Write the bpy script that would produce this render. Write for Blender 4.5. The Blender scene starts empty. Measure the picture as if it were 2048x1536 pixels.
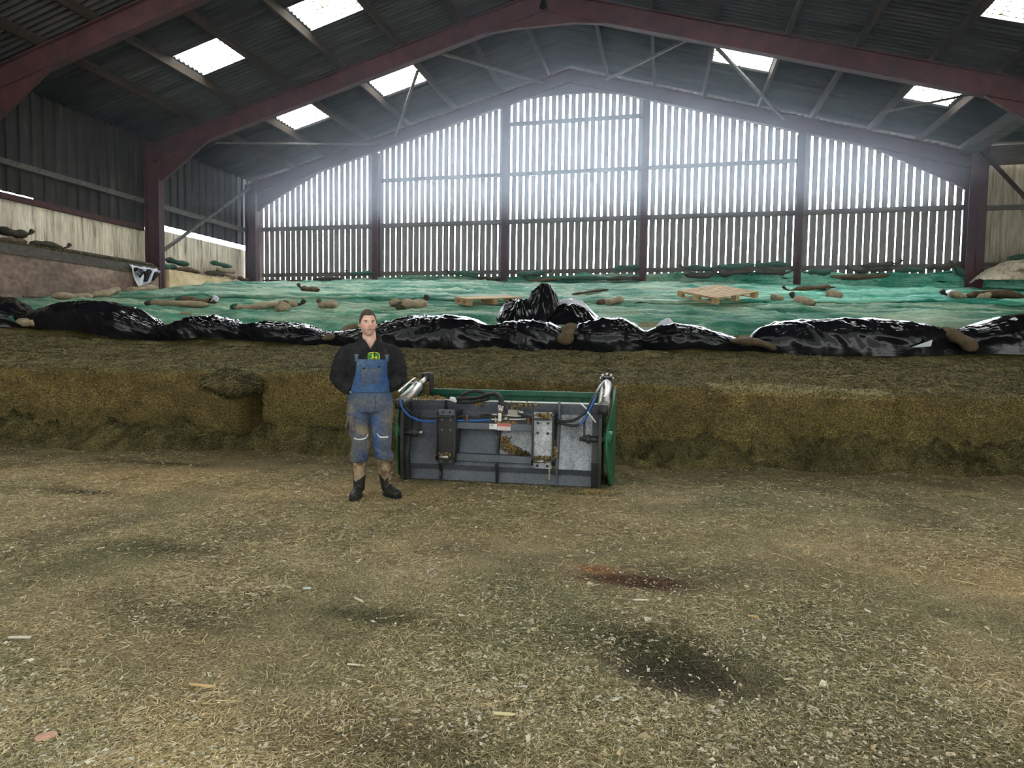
import bpy, bmesh, math, random
import numpy as np
from mathutils import Vector, Matrix, Euler

C = bpy.context.scene
COL = C.collection
rng = np.random.default_rng(7)
random.seed(7)

# ------------------------------------------------------------------ camera
F_PX, YAW, PITCH, ROLL = 1303.5, math.radians(13.09), math.radians(3.134), math.radians(.78)
cam_d = bpy.data.cameras.new('camera')
cam = bpy.data.objects.new('camera', cam_d)
COL.objects.link(cam)
cam_d.sensor_fit = 'HORIZONTAL'; cam_d.sensor_width = 36.0
cam_d.lens = F_PX * 36.0 / 2048.0
cam_d.clip_start = .05; cam_d.clip_end = 300
_cy, _sy, _cp, _sp = math.cos(YAW), math.sin(YAW), math.cos(PITCH), math.sin(PITCH)
_f = Vector((-_sy * _cp, _cy * _cp, -_sp)); _r = Vector((_cy, _sy, 0)); _u = _r.cross(_f)
_r2 = math.cos(ROLL) * _r + math.sin(ROLL) * _u; _u2 = -math.sin(ROLL) * _r + math.cos(ROLL) * _u
M = Matrix((_r2, _u2, -_f)).transposed().to_4x4(); M.translation = Vector((0, 0, 1.5))
cam.matrix_world = M
C.camera = cam

# ------------------------------------------------------------------ sky and exposure
W = bpy.data.worlds.new('sky'); C.world = W; W.use_nodes = True
wn = W.node_tree.nodes; wl = W.node_tree.links
bg = wn['Background']
tc = wn.new('ShaderNodeTexCoord'); sx = wn.new('ShaderNodeSeparateXYZ')
wl.new(tc.outputs['Generated'], sx.inputs[0])
def _ramp(inp, stops):
    r = wn.new('ShaderNodeValToRGB'); e = r.color_ramp.elements
    while len(e) < len(stops): e.new(.5)
    for k, (p, c) in enumerate(stops): e[k].position = p; e[k].color = (*c, 1)
    wl.new(inp, r.inputs[0]); return r.outputs[0]
# yard side: added dark band low down to cut the front light, then overcast sky; far side: hazy bright sky towards the sun
front = _ramp(sx.outputs['Z'], [(.10, (.03, .035, .03)), (.25, (.035, .038, .038)), (.58, (.05, .054, .058)), (.85, (.68, .69, .70))])
back = _ramp(sx.outputs['Z'], [(0, (.60, .66, .72)), (.35, (.82, .88, .96)), (.9, (.62, .64, .66))])
my = wn.new('ShaderNodeMapRange'); my.inputs['From Min'].default_value = -.15; my.inputs['From Max'].default_value = .35
wl.new(sx.outputs['Y'], my.inputs['Value'])
wm = wn.new('ShaderNodeMix'); wm.data_type = 'RGBA'; wl.new(my.outputs[0], wm.inputs[0]); wl.new(front, wm.inputs[6]); wl.new(back, wm.inputs[7])
wl.new(wm.outputs[2], bg.inputs['Color']); bg.inputs['Strength'].default_value = 8.0
C.view_settings.view_transform = 'Standard'; C.view_settings.look = 'None'
C.view_settings.gamma = 1.0; C.view_settings.use_curve_mapping = False
C.view_settings.exposure = 2.5
C.cycles.max_bounces = 7; C.cycles.diffuse_bounces = 4; C.cycles.volume_bounces = 0
C.cycles.transparent_max_bounces = 8
C.cycles.sample_clamp_indirect = 6

# ------------------------------------------------------------------ noise
def _h(x, y, z):
    with np.errstate(over='ignore'):
        n = (x.astype(np.uint32) * np.uint32(374761393) + y.astype(np.uint32) * np.uint32(668265263)
             + z.astype(np.uint32) * np.uint32(2246822519))
        n = (n ^ (n >> np.uint32(13))) * np.uint32(1274126177)
        n = n ^ (n >> np.uint32(16))
    return n.astype(np.float64) / 4294967295.0
def vn(x, y, z=0.0):
    x, y, z = np.broadcast_arrays(np.asarray(x, float), np.asarray(y, float), np.asarray(z, float))
    xi, yi, zi = np.floor(x), np.floor(y), np.floor(z)
    fx, fy, fz = x - xi, y - yi, z - zi
    xi, yi, zi = xi.astype(np.int64) & 0xffff, yi.astype(np.int64) & 0xffff, zi.astype(np.int64) & 0xffff
    fx, fy, fz = (t * t * (3 - 2 * t) for t in (fx, fy, fz))
    r = 0
    for a in (0, 1):
        for b in (0, 1):
            for c in (0, 1):
                r = r + _h((xi + a) & 0xffff, (yi + b) & 0xffff, (zi + c) & 0xffff) * (fx if a else 1 - fx) * (fy if b else 1 - fy) * (fz if c else 1 - fz)
    return r
def fbm(x, y, z=0.0, o=4):
    r = 0; s = 0; a = 1.0; k = 1.0
    for i in range(o):
        r = r + a * vn(np.asarray(x) * k + 17.3 * i, np.asarray(y) * k + 5.1 * i, np.asarray(z) * k); s += a; a *= .5; k *= 2.03
    return r / s
def ridge(x, y, z=0.0, o=3):
    r = 0; s = 0; a = 1.0; k = 1.0
    for i in range(o):
        r = r + a * (1 - np.abs(2 * vn(np.asarray(x) * k + 9.7 * i, np.asarray(y) * k + 3.3 * i, np.asarray(z) * k) - 1)) ** 2; s += a; a *= .5; k *= 2.1
    return r / s

# ------------------------------------------------------------------ object helpers
def tag(o, label=None, cat=None, group=None, kind=None):
    if label: o['label'] = label
    if cat: o['category'] = cat
    if group: o['group'] = group
    if kind: o['kind'] = kind
    return o
def empty(name, loc=(0, 0, 0), rz=0.0, label=None, cat=None, group=None):
    o = bpy.data.objects.new(name, None); COL.objects.link(o)
    o.location = loc; o.rotation_euler = (0, 0, rz); o.empty_display_size = .1
    return tag(o, label, cat, group)
def mk(name, v, f, mat, parent=None, smooth=False, col=None):
    me = bpy.data.meshes.new(name)
    if isinstance(v, np.ndarray): v = v.tolist()
    if isinstance(f, np.ndarray): f = f.tolist()
    me.from_pydata(v, [], f); me.update()
    if mat: me.materials.append(mat)
    if smooth: me.polygons.foreach_set('use_smooth', [True] * len(me.polygons))
    if col is not None:
        a = me.color_attributes.new('tint', 'FLOAT_COLOR', 'POINT')
        c = np.ones((len(v), 4), np.float32); c[:, :3] = col
        a.data.foreach_set('color', c.ravel())
    o = bpy.data.objects.new(name, me); COL.objects.link(o)
    if parent: o.parent = parent
    return o
def grid_faces(n, m, wrap=False):
    i = np.arange(n - 1)[:, None]; j = np.arange(m if wrap else m - 1)[None, :]
    j2 = (j + 1) % m
    return np.stack([i * m + j, i * m + j2, (i + 1) * m + j2, (i + 1) * m + j], -1).reshape(-1, 4)
class MB:
    def __init__(s): s.v = []; s.f = []
    def add(s, v, f):
        k = len(s.v); s.v += [tuple(map(float, p)) for p in v]; s.f += [tuple(int(i) + k for i in q) for q in f]; return s
    def box(s, a, b, mt=None):
        x0, y0, z0 = a; x1, y1, z1 = b
        v = [(x0, y0, z0), (x1, y0, z0), (x1, y1, z0), (x0, y1, z0), (x0, y0, z1), (x1, y0, z1), (x1, y1, z1), (x0, y1, z1)]
        if mt is not None: v = [tuple(mt @ Vector(p)) for p in v]
        return s.add(v, [(0, 3, 2, 1), (4, 5, 6, 7), (0, 1, 5, 4), (1, 2, 6, 5), (2, 3, 7, 6), (3, 0, 4, 7)])
    def bar(s, p, q, w, h, up=(0, 0, 1)):           # box along p->q, w across, h along up
        p = Vector(p); q = Vector(q); d = (q - p).normalized(); u = Vector(up)
        sd = d.cross(u).normalized(); u = sd.cross(d)
        v = []
        for c in (p, q):
            for a, b in ((-1, -1), (1, -1), (1, 1), (-1, 1)): v.append(c + sd * a * w / 2 + u * b * h / 2)
        return s.add(v, [(0, 1, 2, 3), (7, 6, 5, 4), (0, 4, 5, 1), (1, 5, 6, 2), (2, 6, 7, 3), (3, 7, 4, 0)])
    def tube(s, pts, r, n=8, cap=True, flat=None):
        pts = [Vector(p) for p in pts]; rs = r if isinstance(r, (list, tuple)) else [r] * len(pts)
        base = len(s.v); pu = None
        for i, p in enumerate(pts):
            d = (pts[min(i + 1, len(pts) - 1)] - pts[max(i - 1, 0)])
            if d.length < 1e-9: d = Vector((0, 0, 1))
            d.normalize()
            if pu is None:
                a = Vector((0, 0, 1)) if abs(d.z) < .9 else Vector((0, 1, 0))
                pu = (a - d * a.dot(d)).normalized()
            else:
                pu = (pu - d * pu.dot(d)).normalized()
            sd = d.cross(pu); rr = rs[i]
            ra, rb = rr if isinstance(rr, (list, tuple)) else (rr, rr)
            for k in range(n):
                t = 2 * math.pi * k / n
                s.v.append(tuple(p + sd * math.cos(t) * ra + pu * math.sin(t) * rb))
        for i in range(len(pts) - 1):
            for k in range(n):
                a = base + i * n + k; b = base + i * n + (k + 1) % n
                s.f.append((a, b, b + n, a + n))
        if cap:
            s.f.append(tuple(base + k for k in reversed(range(n)))); s.f.append(tuple(base + (len(pts) - 1) * n + k for k in range(n)))
        return s
    def prism(s, poly, axis, a, b):                 # polygon extruded along an axis; poly in the other two coords
        def P(u, w, t):
            return {'x': (t, u, w), 'y': (u, t, w), 'z': (u, w, t)}[axis]
        n = len(poly)
        v = [P(u, w, a) for u, w in poly] + [P(u, w, b) for u, w in poly]
        f = [tuple(reversed(range(n))), tuple(range(n, 2 * n))] + [(i, (i + 1) % n, (i + 1) % n + n, i + n) for i in range(n)]
        return s.add(v, f)
    def ell(s, c, r, n=16, m=10, mt=None):
        v = []
        for i in range(m + 1):
            a = math.pi * i / m
            for k in range(n):
                t = 2 * math.pi * k / n
                p = Vector((math.sin(a) * math.cos(t) * r[0], math.sin(a) * math.sin(t) * r[1], -math.cos(a) * r[2]))
                if mt is not None: p = mt @ p
                v.append(Vector(c) + p)
        return s.add(v, grid_faces(m + 1, n, True))
    def build(s, name, mat, parent=None, smooth=False, bevel=0, auto=False):
        o = mk(name, s.v, s.f, mat, parent, smooth)
        bm = bmesh.new(); bm.from_mesh(o.data); bmesh.ops.recalc_face_normals(bm, faces=bm.faces); bm.to_mesh(o.data); bm.free()
        if bevel:
            b = o.modifiers.new('bevel', 'BEVEL'); b.width = bevel; b.segments = 2; b.limit_method = 'ANGLE'
        return o
def spline(pts, n=24):
    pts = [Vector(p) for p in pts]; P = [pts[0]] + pts + [pts[-1]]; out = []
    for i in range(len(pts) - 1):
        a, b, c, d = P[i], P[i + 1], P[i + 2], P[i + 3]
        k = max(2, n // (len(pts) - 1))
        for j in range(k):
            t = j / k
            out.append(.5 * ((2 * b) + (c - a) * t + (2 * a - 5 * b + 4 * c - d) * t * t + (3 * b - a - 3 * c + d) * t ** 3))
    out.append(pts[-1]); return out
def bake(o, *mods):                                 # modifiers -> plain mesh, without operators
    for kind, kw in mods:
        m = o.modifiers.new(kind, kind)
        for k, v in kw.items(): setattr(m, k, v)
    bpy.context.view_layer.update()
    dg = bpy.context.evaluated_depsgraph_get()
    me = bpy.data.meshes.new_from_object(o.evaluated_get(dg), depsgraph=dg)
    o.modifiers.clear(); old = o.data; o.data = me
    if not me.materials and old.materials: me.materials.append(old.materials[0])
    me.polygons.foreach_set('use_smooth', [True] * len(me.polygons)); me.update()
    return o
def displace(o, fn):                                # fn(co, normals) -> new co
    me = o.data; n = len(me.vertices)
    co = np.empty(n * 3); me.vertices.foreach_get('co', co); co = co.reshape(-1, 3)
    no = np.empty(n * 3); me.vertices.foreach_get('normal', no); no = no.reshape(-1, 3)
    me.vertices.foreach_set('co', fn(co, no).ravel()); me.update()

# ------------------------------------------------------------------ materials
def mat(name, stops, scale=4.0, rough=.8, bump=0.0, bscale=40.0, stretch=(1, 1, 1), metal=0.0, detail=6.0, tint=False, spec=.3,
        coat=0.0, fine=None, bstretch=(1, 1, 1), bdist=.01):
    m = bpy.data.materials.new(name); m.use_nodes = True
    n = m.node_tree.nodes; l = m.node_tree.links; b = n['Principled BSDF']
    t = n.new('ShaderNodeTexCoord'); mp = n.new('ShaderNodeMapping'); mp.inputs['Scale'].default_value = stretch
    l.new(t.outputs['Object'], mp.inputs[0])
    no = n.new('ShaderNodeTexNoise'); no.inputs['Scale'].default_value = scale; no.inputs['Detail'].default_value = detail
    no.inputs['Roughness'].default_value = .62
    l.new(mp.outputs[0], no.inputs['Vector'])
    r = n.new('ShaderNodeValToRGB'); l.new(no.outputs['Fac'], r.inputs[0])
    e = r.color_ramp.elements
    while len(e) < len(stops): e.new(.5)
    for k, (p, c) in enumerate(stops):
        e[k].position = p; e[k].color = (*c, 1)
    out = r.outputs[0]
    if fine:                                        # (scale, dark colour factor): fine speckle multiplied in
        n2 = n.new('ShaderNodeTexNoise'); n2.inputs['Scale'].default_value = fine[0]; n2.inputs['Detail'].default_value = 3
        mp2 = n.new('ShaderNodeMapping'); mp2.inputs['Scale'].default_value = fine[2] if len(fine) > 2 else (1, 1, 1)
        l.new(t.outputs['Object'], mp2.inputs[0]); l.new(mp2.outputs[0], n2.inputs['Vector'])
        r2 = n.new('ShaderNodeValToRGB'); r2.color_ramp.elements[0].position = .34; r2.color_ramp.elements[1].position = .66
        r2.color_ramp.elements[0].color = (fine[1],) * 3 + (1,); r2.color_ramp.elements[1].color = (2 - fine[1],) * 3 + (1,)
        l.new(n2.outputs['Fac'], r2.inputs[0])
        mx = n.new('ShaderNodeMix'); mx.data_type = 'RGBA'; mx.blend_type = 'MULTIPLY'; mx.inputs[0].default_value = 1
        l.new(out, mx.inputs[6]); l.new(r2.outputs[0], mx.inputs[7]); out = mx.outputs[2]
    if tint:
        at = n.new('ShaderNodeAttribute'); at.attribute_name = 'tint'
        mx = n.new('ShaderNodeMix'); mx.data_type = 'RGBA'; mx.blend_type = 'MULTIPLY'; mx.inputs[0].default_value = 1
        l.new(out, mx.inputs[6]); l.new(at.outputs['Color'], mx.inputs[7]); out = mx.outputs[2]
    l.new(out, b.inputs['Base Color'])
    b.inputs['Roughness'].default_value = rough; b.inputs['Metallic'].default_value = metal
    b.inputs['Specular IOR Level'].default_value = spec
    if coat: b.inputs['Coat Weight'].default_value = coat
    if bump:
        bn = n.new('ShaderNodeTexNoise'); bn.inputs['Scale'].default_value = bscale; bn.inputs['Detail'].default_value = 5
        mp3 = n.new('ShaderNodeMapping'); mp3.inputs['Scale'].default_value = bstretch
        l.new(t.outputs['Object'], mp3.inputs[0]); l.new(mp3.outputs[0], bn.inputs['Vector'])
        bu = n.new('ShaderNodeBump'); bu.inputs['Strength'].default_value = bump; bu.inputs['Distance'].default_value = bdist
        l.new(bn.outputs['Fac'], bu.inputs['Height']); l.new(bu.outputs[0], b.inputs['Normal'])
    return m
def flat(name, c, rough=.6, metal=0.0, spec=.4):
    k = lambda s: tuple(min(1, x * s) for x in c)
    return mat(name, [(.3, k(.8)), (.7, k(1.2))], 9.0, rough, metal=metal, spec=spec)
def tint_mat(name, rough=.85, spec=.2):
    return mat(name, [(.3, (.8, .8, .8)), (.7, (1, 1, 1))], 30.0, rough, tint=True, spec=spec)

m_floor = mat('trodden silage floor', [(.25, (.55, .52, .45)), (.5, (.95, .93, .86)), (.75, (1.35, 1.3, 1.15))], 1.6, .95, .9, 90, tint=True, spec=.1,
              fine=(110, .45, (1, .55, 1)), bdist=.02)
m_pile = mat('packed silage', [(.3, (.75, .72, .62)), (.7, (1.2, 1.15, 1.0))], 2.2, .95, .8, 70, tint=True, spec=.1, fine=(55, .35), bdist=.02)
m_chaff = tint_mat('chopped chaff')
m_roof = mat('weathered fibre cement', [(.3, (.020, .0195, .019)), (.6, (.05, .048, .046)), (.8, (.085, .08, .074))], 1.2, .9, .2, 30, (.35, 3, 1), spec=.15)
m_steel = mat('red oxide steel', [(.3, (.030, .014, .014)), (.7, (.066, .021, .021))], 3.0, .7, spec=.3, fine=(40, .8))
m_timber = mat('aged purlin timber', [(.3, (.012, .009, .007)), (.7, (.045, .03, .018))], 3.0, .85, .3, 40, (4, .3, 4), spec=.2)
m_rail = mat('grey timber rail', [(.3, (.05, .045, .04)), (.7, (.12, .105, .085))], 4.0, .85, .2, 40, (.4, 3, 3), spec=.2)
m_board = mat('grey spaced board', [(.3, (.10, .09, .08)), (.7, (.19, .175, .16))], 3.0, .8, .2, 40, (6, 6, .6), spec=.3)
m_sheet = mat('dark stained cladding', [(.3, (.016, .014, .013)), (.6, (.032, .028, .024)), (.85, (.12, .10, .075))], 2.5, .8, .1, 30, (2, 2.2, .25), spec=.2)
m_sheet2 = mat('brown box profile cladding', [(.3, (.20, .17, .12)), (.7, (.48, .42, .32))], 4.0, .8, .1, 30, (5, 5, .4), spec=.2)
m_cream = mat('streaked cream panel', [(.33, (.16, .13, .09)), (.47, (.62, .52, .39)), (.7, (.82, .72, .57))], 2.0, .8, .1, 30, (3, 3.0, .22), spec=.2, fine=(14, .8, (2, 2, .2)))
m_brownwall = mat('rusty stained wall panel', [(.3, (.09, .065, .05)), (.5, (.22, .145, .11)), (.7, (.40, .30, .22))], 1.6, .75, .2, 20, (1, .5, 1.2), spec=.3, fine=(9, .75))
m_concrete = mat('yellowed concrete wall', [(.3, (.16, .11, .05)), (.42, (.58, .43, .24)), (.75, (.85, .70, .47))], 2.0, .9, .2, 30, (1, 1, 1.3), spec=.2)
m_net = mat('green mesh netting', [(.34, (.014, .12, .08)), (.45, (.085, .235, .165)), (.57, (.31, .41, .31))], .9, .85, .5, 9, (.6, 2.0, 1), detail=9, tint=True, spec=.15, bstretch=(.5, 1.6, 1), bdist=.04, fine=(26, .78, (.5, 1.6, 1)))
m_plastic = mat('black sheet plastic', [(.3, (.005, .005, .006)), (.7, (.010, .010, .012))], 3.0, .12, .12, 7, spec=.2, bstretch=(1, 2, 2), bdist=.02)
m_white_pl = mat('white sheet plastic', [(.3, (.45, .46, .5)), (.7, (.62, .63, .68))], 3.0, .3, spec=.5)
m_bag = mat('tan gravel bag cloth', [(.3, (.20, .15, .095)), (.7, (.40, .32, .22))], 7.0, .9, .4, 60, spec=.15, fine=(60, .8))
m_bag_green = mat('green gravel bag cloth', [(.3, (.018, .06, .04)), (.7, (.05, .12, .08))], 7.0, .85, .4, 60, spec=.2, fine=(60, .8))
m_bag_dark = mat('dark gravel bag cloth', [(.3, (.03, .028, .022)), (.7, (.085, .075, .055))], 7.0, .9, .4, 60, spec=.15, fine=(60, .8))
m_bag_brown = mat('brown gravel bag cloth', [(.3, (.07, .05, .03)), (.7, (.16, .115, .07))], 7.0, .9, .4, 60, spec=.15, fine=(60, .8))
m_pallet = mat('bare pallet pine', [(.3, (.30, .19, .09)), (.7, (.56, .39, .21))], 3.0, .75, .2, 40, (.6, 6, 6), spec=.25)
m_skin = mat('skin', [(.3, (.72, .42, .32)), (.7, (.84, .54, .43))], 14.0, .55, .05, 120, tint=True, spec=.35)
m_hair = mat('short brown hair', [(.3, (.045, .028, .018)), (.7, (.11, .075, .05))], 60.0, .7, .6, 220, spec=.3)
m_hoodie = mat('charcoal hoodie fleece', [(.3, (.016, .016, .017)), (.7, (.034, .033, .034))], 12.0, .95, .3, 160, spec=.1)
m_overall = mat('blue work twill', [(.30, (.055, .085, .155)), (.44, (.085, .11, .17)), (.56, (.135, .138, .15)), (.72, (.22, .19, .155))], 3.6, .9, .25, 130, tint=True, spec=.1, fine=(40, .82))
m_boot = mat('black rubber boot', [(.3, (.012, .012, .011)), (.7, (.035, .033, .03))], 10.0, .42, .1, 40, spec=.5)
m_mud = mat('dried mud', [(.42, (.16, .10, .06)), (.6, (.42, .31, .21))], 14.0, .95, .4, 40, spec=.1)
m_slate = mat('slate grey machine paint', [(.3, (.08, .087, .105)), (.6, (.125, .135, .16)), (.8, (.20, .21, .235))], 2.4, .45, .05, 20, spec=.5, fine=(30, .85))
m_worn = mat('scuffed grey machine paint', [(.3, (.16, .165, .185)), (.5, (.40, .41, .44)), (.75, (.62, .62, .64))], 5.0, .42, .1, 40, (1, 1, .6), spec=.5, fine=(55, .7))
m_dark = mat('dirty black machine paint', [(.3, (.012, .012, .013)), (.7, (.04, .037, .034))], 6.0, .5, .1, 30, spec=.5)
m_green = mat('green machine paint', [(.3, (.008, .085, .042)), (.55, (.018, .135, .065)), (.72, (.11, .13, .07))], 4.0, .45, spec=.5)
m_chrome = mat('bare steel', [(.3, (.42, .39, .34)), (.7, (.62, .59, .54))], 6.0, .33, metal=.85, spec=.5)
m_cyl = mat('pale cylinder barrel', [(.3, (.20, .175, .14)), (.7, (.34, .30, .25))], 5.0, .38, metal=.35, spec=.5)
m_hose = flat('black hose rubber', (.018, .017, .016), .5)
m_blue_hose = flat('blue hose', (.03, .13, .42), .4)
m_rust = flat('rusty clamp', (.18, .08, .045), .8)
m_wlabel = flat('white sticker', (.75, .76, .74), .5)
m_rlabel = flat('red sticker', (.70, .20, .17), .5)
m_redink = flat('dark red ink', (.28, .04, .04), .6)
m_white = flat('reflective white', (.8, .8, .78), .4)
m_emb_g = flat('emblem green', (.03, .22, .05), .7)
m_emb_y = flat('emblem yellow', (.80, .62, .03), .7)
m_black = flat('black webbing', (.010, .010, .011), .7)
m_sill = mat('spilled feed', [(.3, (.07, .05, .025)), (.7, (.26, .19, .10))], 20.0, .95, .6, 40, spec=.1)
# rooflight sheet: translucent plastic with specks of moss
m_light = bpy.data.materials.new('rooflight sheet'); m_light.use_nodes = True
_n = m_light.node_tree.nodes; _l = m_light.node_tree.links
for x in list(_n): _n.remove(x)
_o = _n.new('ShaderNodeOutputMaterial'); _t = _n.new('ShaderNodeBsdfTranslucent'); _tr = _n.new('ShaderNodeBsdfTransparent'); _mx = _n.new('ShaderNodeMixShader')
_no = _n.new('ShaderNodeTexNoise'); _no.inputs['Scale'].default_value = 16; _tcn = _n.new('ShaderNodeTexCoord'); _rp = _n.new('ShaderNodeValToRGB')
_l.new(_tcn.outputs['Object'], _no.inputs['Vector']); _l.new(_no.outputs['Fac'], _rp.inputs[0])
_rp.color_ramp.elements[0].position = .36; _rp.color_ramp.elements[0].color = (.03, .03, .015, 1)
_rp.color_ramp.elements[1].position = .42; _rp.color_ramp.elements[1].color = (.92, .93, .88, 1)
_sy = _n.new('ShaderNodeSeparateXYZ'); _ma = _n.new('ShaderNodeMath'); _ma.operation = 'MULTIPLY_ADD'; _ma.inputs[1].default_value = 2 * math.pi / .146; _ma.inputs[2].default_value = 8.0 * 2 * math.pi / .146 + math.pi
_co = _n.new('ShaderNodeMath'); _co.operation = 'COSINE'; _r3 = _n.new('ShaderNodeValToRGB'); _m3 = _n.new('ShaderNodeMix'); _m3.data_type = 'RGBA'; _m3.blend_type = 'MULTIPLY'; _m3.inputs[0].default_value = 1
_l.new(_tcn.outputs['Object'], _sy.inputs[0]); _l.new(_sy.outputs['Y'], _ma.inputs[0]); _l.new(_ma.outputs[0], _co.inputs[0]); _l.new(_co.outputs[0], _r3.inputs[0])
_r3.color_ramp.elements[0].position = .55; _r3.color_ramp.elements[0].color = (1, 1, 1, 1); _r3.color_ramp.elements[1].position = .93; _r3.color_ramp.elements[1].color = (.006, .006, .005, 1)
_l.new(_rp.outputs[0], _m3.inputs[6]); _l.new(_r3.outputs[0], _m3.inputs[7])
_l.new(_m3.outputs[2], _t.inputs[0]); _l.new(_m3.outputs[2], _tr.inputs[0]); _mx.inputs[0].default_value = .052
_l.new(_t.outputs[0], _mx.inputs[1]); _l.new(_tr.outputs[0], _mx.inputs[2]); _l.new(_mx.outputs[0], _o.inputs[0])

# ------------------------------------------------------------------ pile shape
yf = lambda X: 9.15 + .134 * np.clip(X, -14, 12)
VA = [-1, 0, .25, 1.7, 2.1, 2.5, 3.0, 4.7, 7, 11, 13]; ZA = [1, 1.0, 1.08, 1.46, 1.62, 1.82, 2.0, 2.27, 2.74, 3.46, 3.7]
VB = [-1, 0, 1.7, 2.5, 3.6, 5.5, 7.4, 9.8, 12, 13.5]; ZB = [1.1, 1.1, 1.75, 2.08, 2.34, 2.54, 2.85, 3.22, 3.46, 3.6]
def ztop(X, v):
    X = np.asarray(X, float); v = np.asarray(v, float)
    w = np.clip((-8 - X) / 5.4, 0, 1); w = w * w * (3 - 2 * w)
    return np.interp(v, VA, ZA) * (1 - w) + np.interp(v, VB, ZB) * w - .022 * np.clip(X, -4, 6) * np.exp(-np.clip(v, 0, 9) / 1.5)
def netz(X, v):                                     # the netting's wrinkled surface over the pile
    X = np.asarray(X, float); v = np.asarray(v, float)
    wr = .095 * (ridge(X * .55 + .6 * fbm(X, v, 3., 2), v * 1.25 + X * .12, 1.7, 3) - .45) + .14 * (fbm(X * .33, v * .5, 5.0, 2) - .5)
    wr = wr + .055 * (ridge(X * 1.5 + v * .8, v * 3.3 + X * .3, 8.2, 3) - .4)
    return ztop(X, v) + .03 + wr + .04 * crease(X, v)
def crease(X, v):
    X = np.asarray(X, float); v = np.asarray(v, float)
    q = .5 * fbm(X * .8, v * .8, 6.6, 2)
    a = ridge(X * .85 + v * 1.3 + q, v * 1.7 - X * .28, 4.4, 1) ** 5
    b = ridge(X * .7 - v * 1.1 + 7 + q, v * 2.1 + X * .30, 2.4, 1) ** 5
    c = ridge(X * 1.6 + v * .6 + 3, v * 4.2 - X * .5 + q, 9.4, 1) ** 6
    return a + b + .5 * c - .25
def floorz(X, Y):
    z = .035 * (fbm(X * .7, Y * .7, 2.0, 4) - .5) + .016 * (fbm(X * 6, Y * 6, 9., 2) - .5)
    return z - .05 * np.exp(-((X - .12) ** 2 / .12 + (Y - 3.1) ** 2 / .09)) + .03 * np.exp(-((X + .3) ** 2 / .05 + (Y - 2.85) ** 2 / .04))

# ------------------------------------------------------------------ floor
def palette(X, Y):
    a = fbm(X * .45, Y * .45, 1.0, 4)[..., None]; b = fbm(X * 1.3 + 9, Y * 1.3, 4.0, 4)[..., None]
    olive = np.array([.285, .24, .14]); tan = np.array([.39, .31, .19]); dark = np.array([.14, .118, .07]); gr = np.array([.185, .18, .10])
    c = olive + (tan - olive) * np.clip((a - .45) * 5, 0, 1)
    c = c + (gr - c) * np.clip((.46 - b) * 4, 0, .6)
    c = c + (dark - c) * np.clip((b - .62) * 5, 0, .6)
    def spot(cx, cy, rx, ry, col, k):
        nonlocal c
        w = np.exp(-(((X - cx) / rx) ** 2 + ((Y - cy) / ry) ** 2) + 1.6 * (b[..., 0] - .5))[..., None]
        c = c + (np.array(col) - c) * np.clip(w * k, 0, .95)
    spot(.12, 3.1, .38, .22, (.042, .034, .022), 1.3)
    spot(-.1, 3.35, .5, .2, (.05, .052, .024), .9)
    spot(-.15, 4.25, .34, .13, (.075, .032, .02), 1.3)
    spot(-.42, 4.42, .14, .07, (.30, .12, .045), 1.0)
    spot(.9, 2.4, .8, .5, (.085, .066, .038), .8)
    spot(-.9, 2.25, .4, .2, (.085, .06, .034), .8)
    spot(-4.6, 6.1, 2.4, .8, (.43, .31, .17), .95)  # tan mid-floor patches, lightened to paint in the brighter light there
    spot(-1.9, 5.2, 1.5, .55, (.37, .29, .165), .8)
    spot(1.6, 5.7, 1.6, .5, (.38, .30, .17), .8)
    spot(2.6, 4.9, 1.2, .5, (.43, .31, .17), .85)
    spot(-6.2, 6.9, .8, .12, (.05, .035, .02), .9)
    spot(-5.8, 5.35, .5, .12, (.05, .035, .02), .9)
    spot(-3.55, 4.0, .45, .18, (.06, .062, .03), .9)
    spot(-1.6, 3.3, .35, .12, (.06, .062, .03), .8)
    # darker strip under the face of the pile
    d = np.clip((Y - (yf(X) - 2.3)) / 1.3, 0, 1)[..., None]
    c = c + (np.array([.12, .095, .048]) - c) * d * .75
    return c
xs = np.concatenate([np.arange(-13.9, -9, .12), np.arange(-9, 5, .045), np.arange(5, 12, .12)])
ys = np.concatenate([np.arange(1.0, 10.9, .045)])
XX, YY = np.meshgrid(xs, ys, indexing='ij')
ZZ = floorz(XX, YY)
o = mk('floor', np.stack([XX, YY, ZZ], -1).reshape(-1, 3), grid_faces(len(xs), len(ys))[:, ::-1], m_floor, smooth=True, col=palette(XX, YY).reshape(-1, 3))
tag(o, 'barn floor covered in trodden brown silage and pale chips', 'floor', kind='structure')
m_out = flat('yard concrete', (.30, .29, .27), .9)
o = MB().box((-60, -60, -.3), (60, 60, -.12)).build('ground', m_out); tag(o, 'concrete yard outside the barn', 'ground', kind='structure')

def strips(name, P, N, L, Wd, col, label, cat, lift=.003):
    n = len(P); yaw = rng.uniform(0, 2 * math.pi, n)
    a = np.stack([np.cos(yaw), np.sin(yaw), rng.normal(0, .18, n)], -1)
    a -= N * np.sum(a * N, -1, keepdims=True); a /= np.linalg.norm(a, axis=-1, keepdims=True)
    b = np.cross(N, a)
    b += N * rng.normal(0, .25, (n, 1))
    a *= (L / 2)[:, None]; b *= (Wd / 2)[:, None]
    up = N * lift
    q = rng.uniform(.5, 1.0, (n, 1))
    v = np.stack([P - a - b * q + up, P + a - b + up * 2.2, P + a * .95 + b * q + up * 2.2, P - a + b + up], 1).reshape(-1, 3)
    f = np.arange(4 * n).reshape(-1, 4)
    o = mk(name, v, f, m_chaff, col=np.repeat(col, 4, 0))
    return tag(o, label, cat, kind='stuff')
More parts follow.
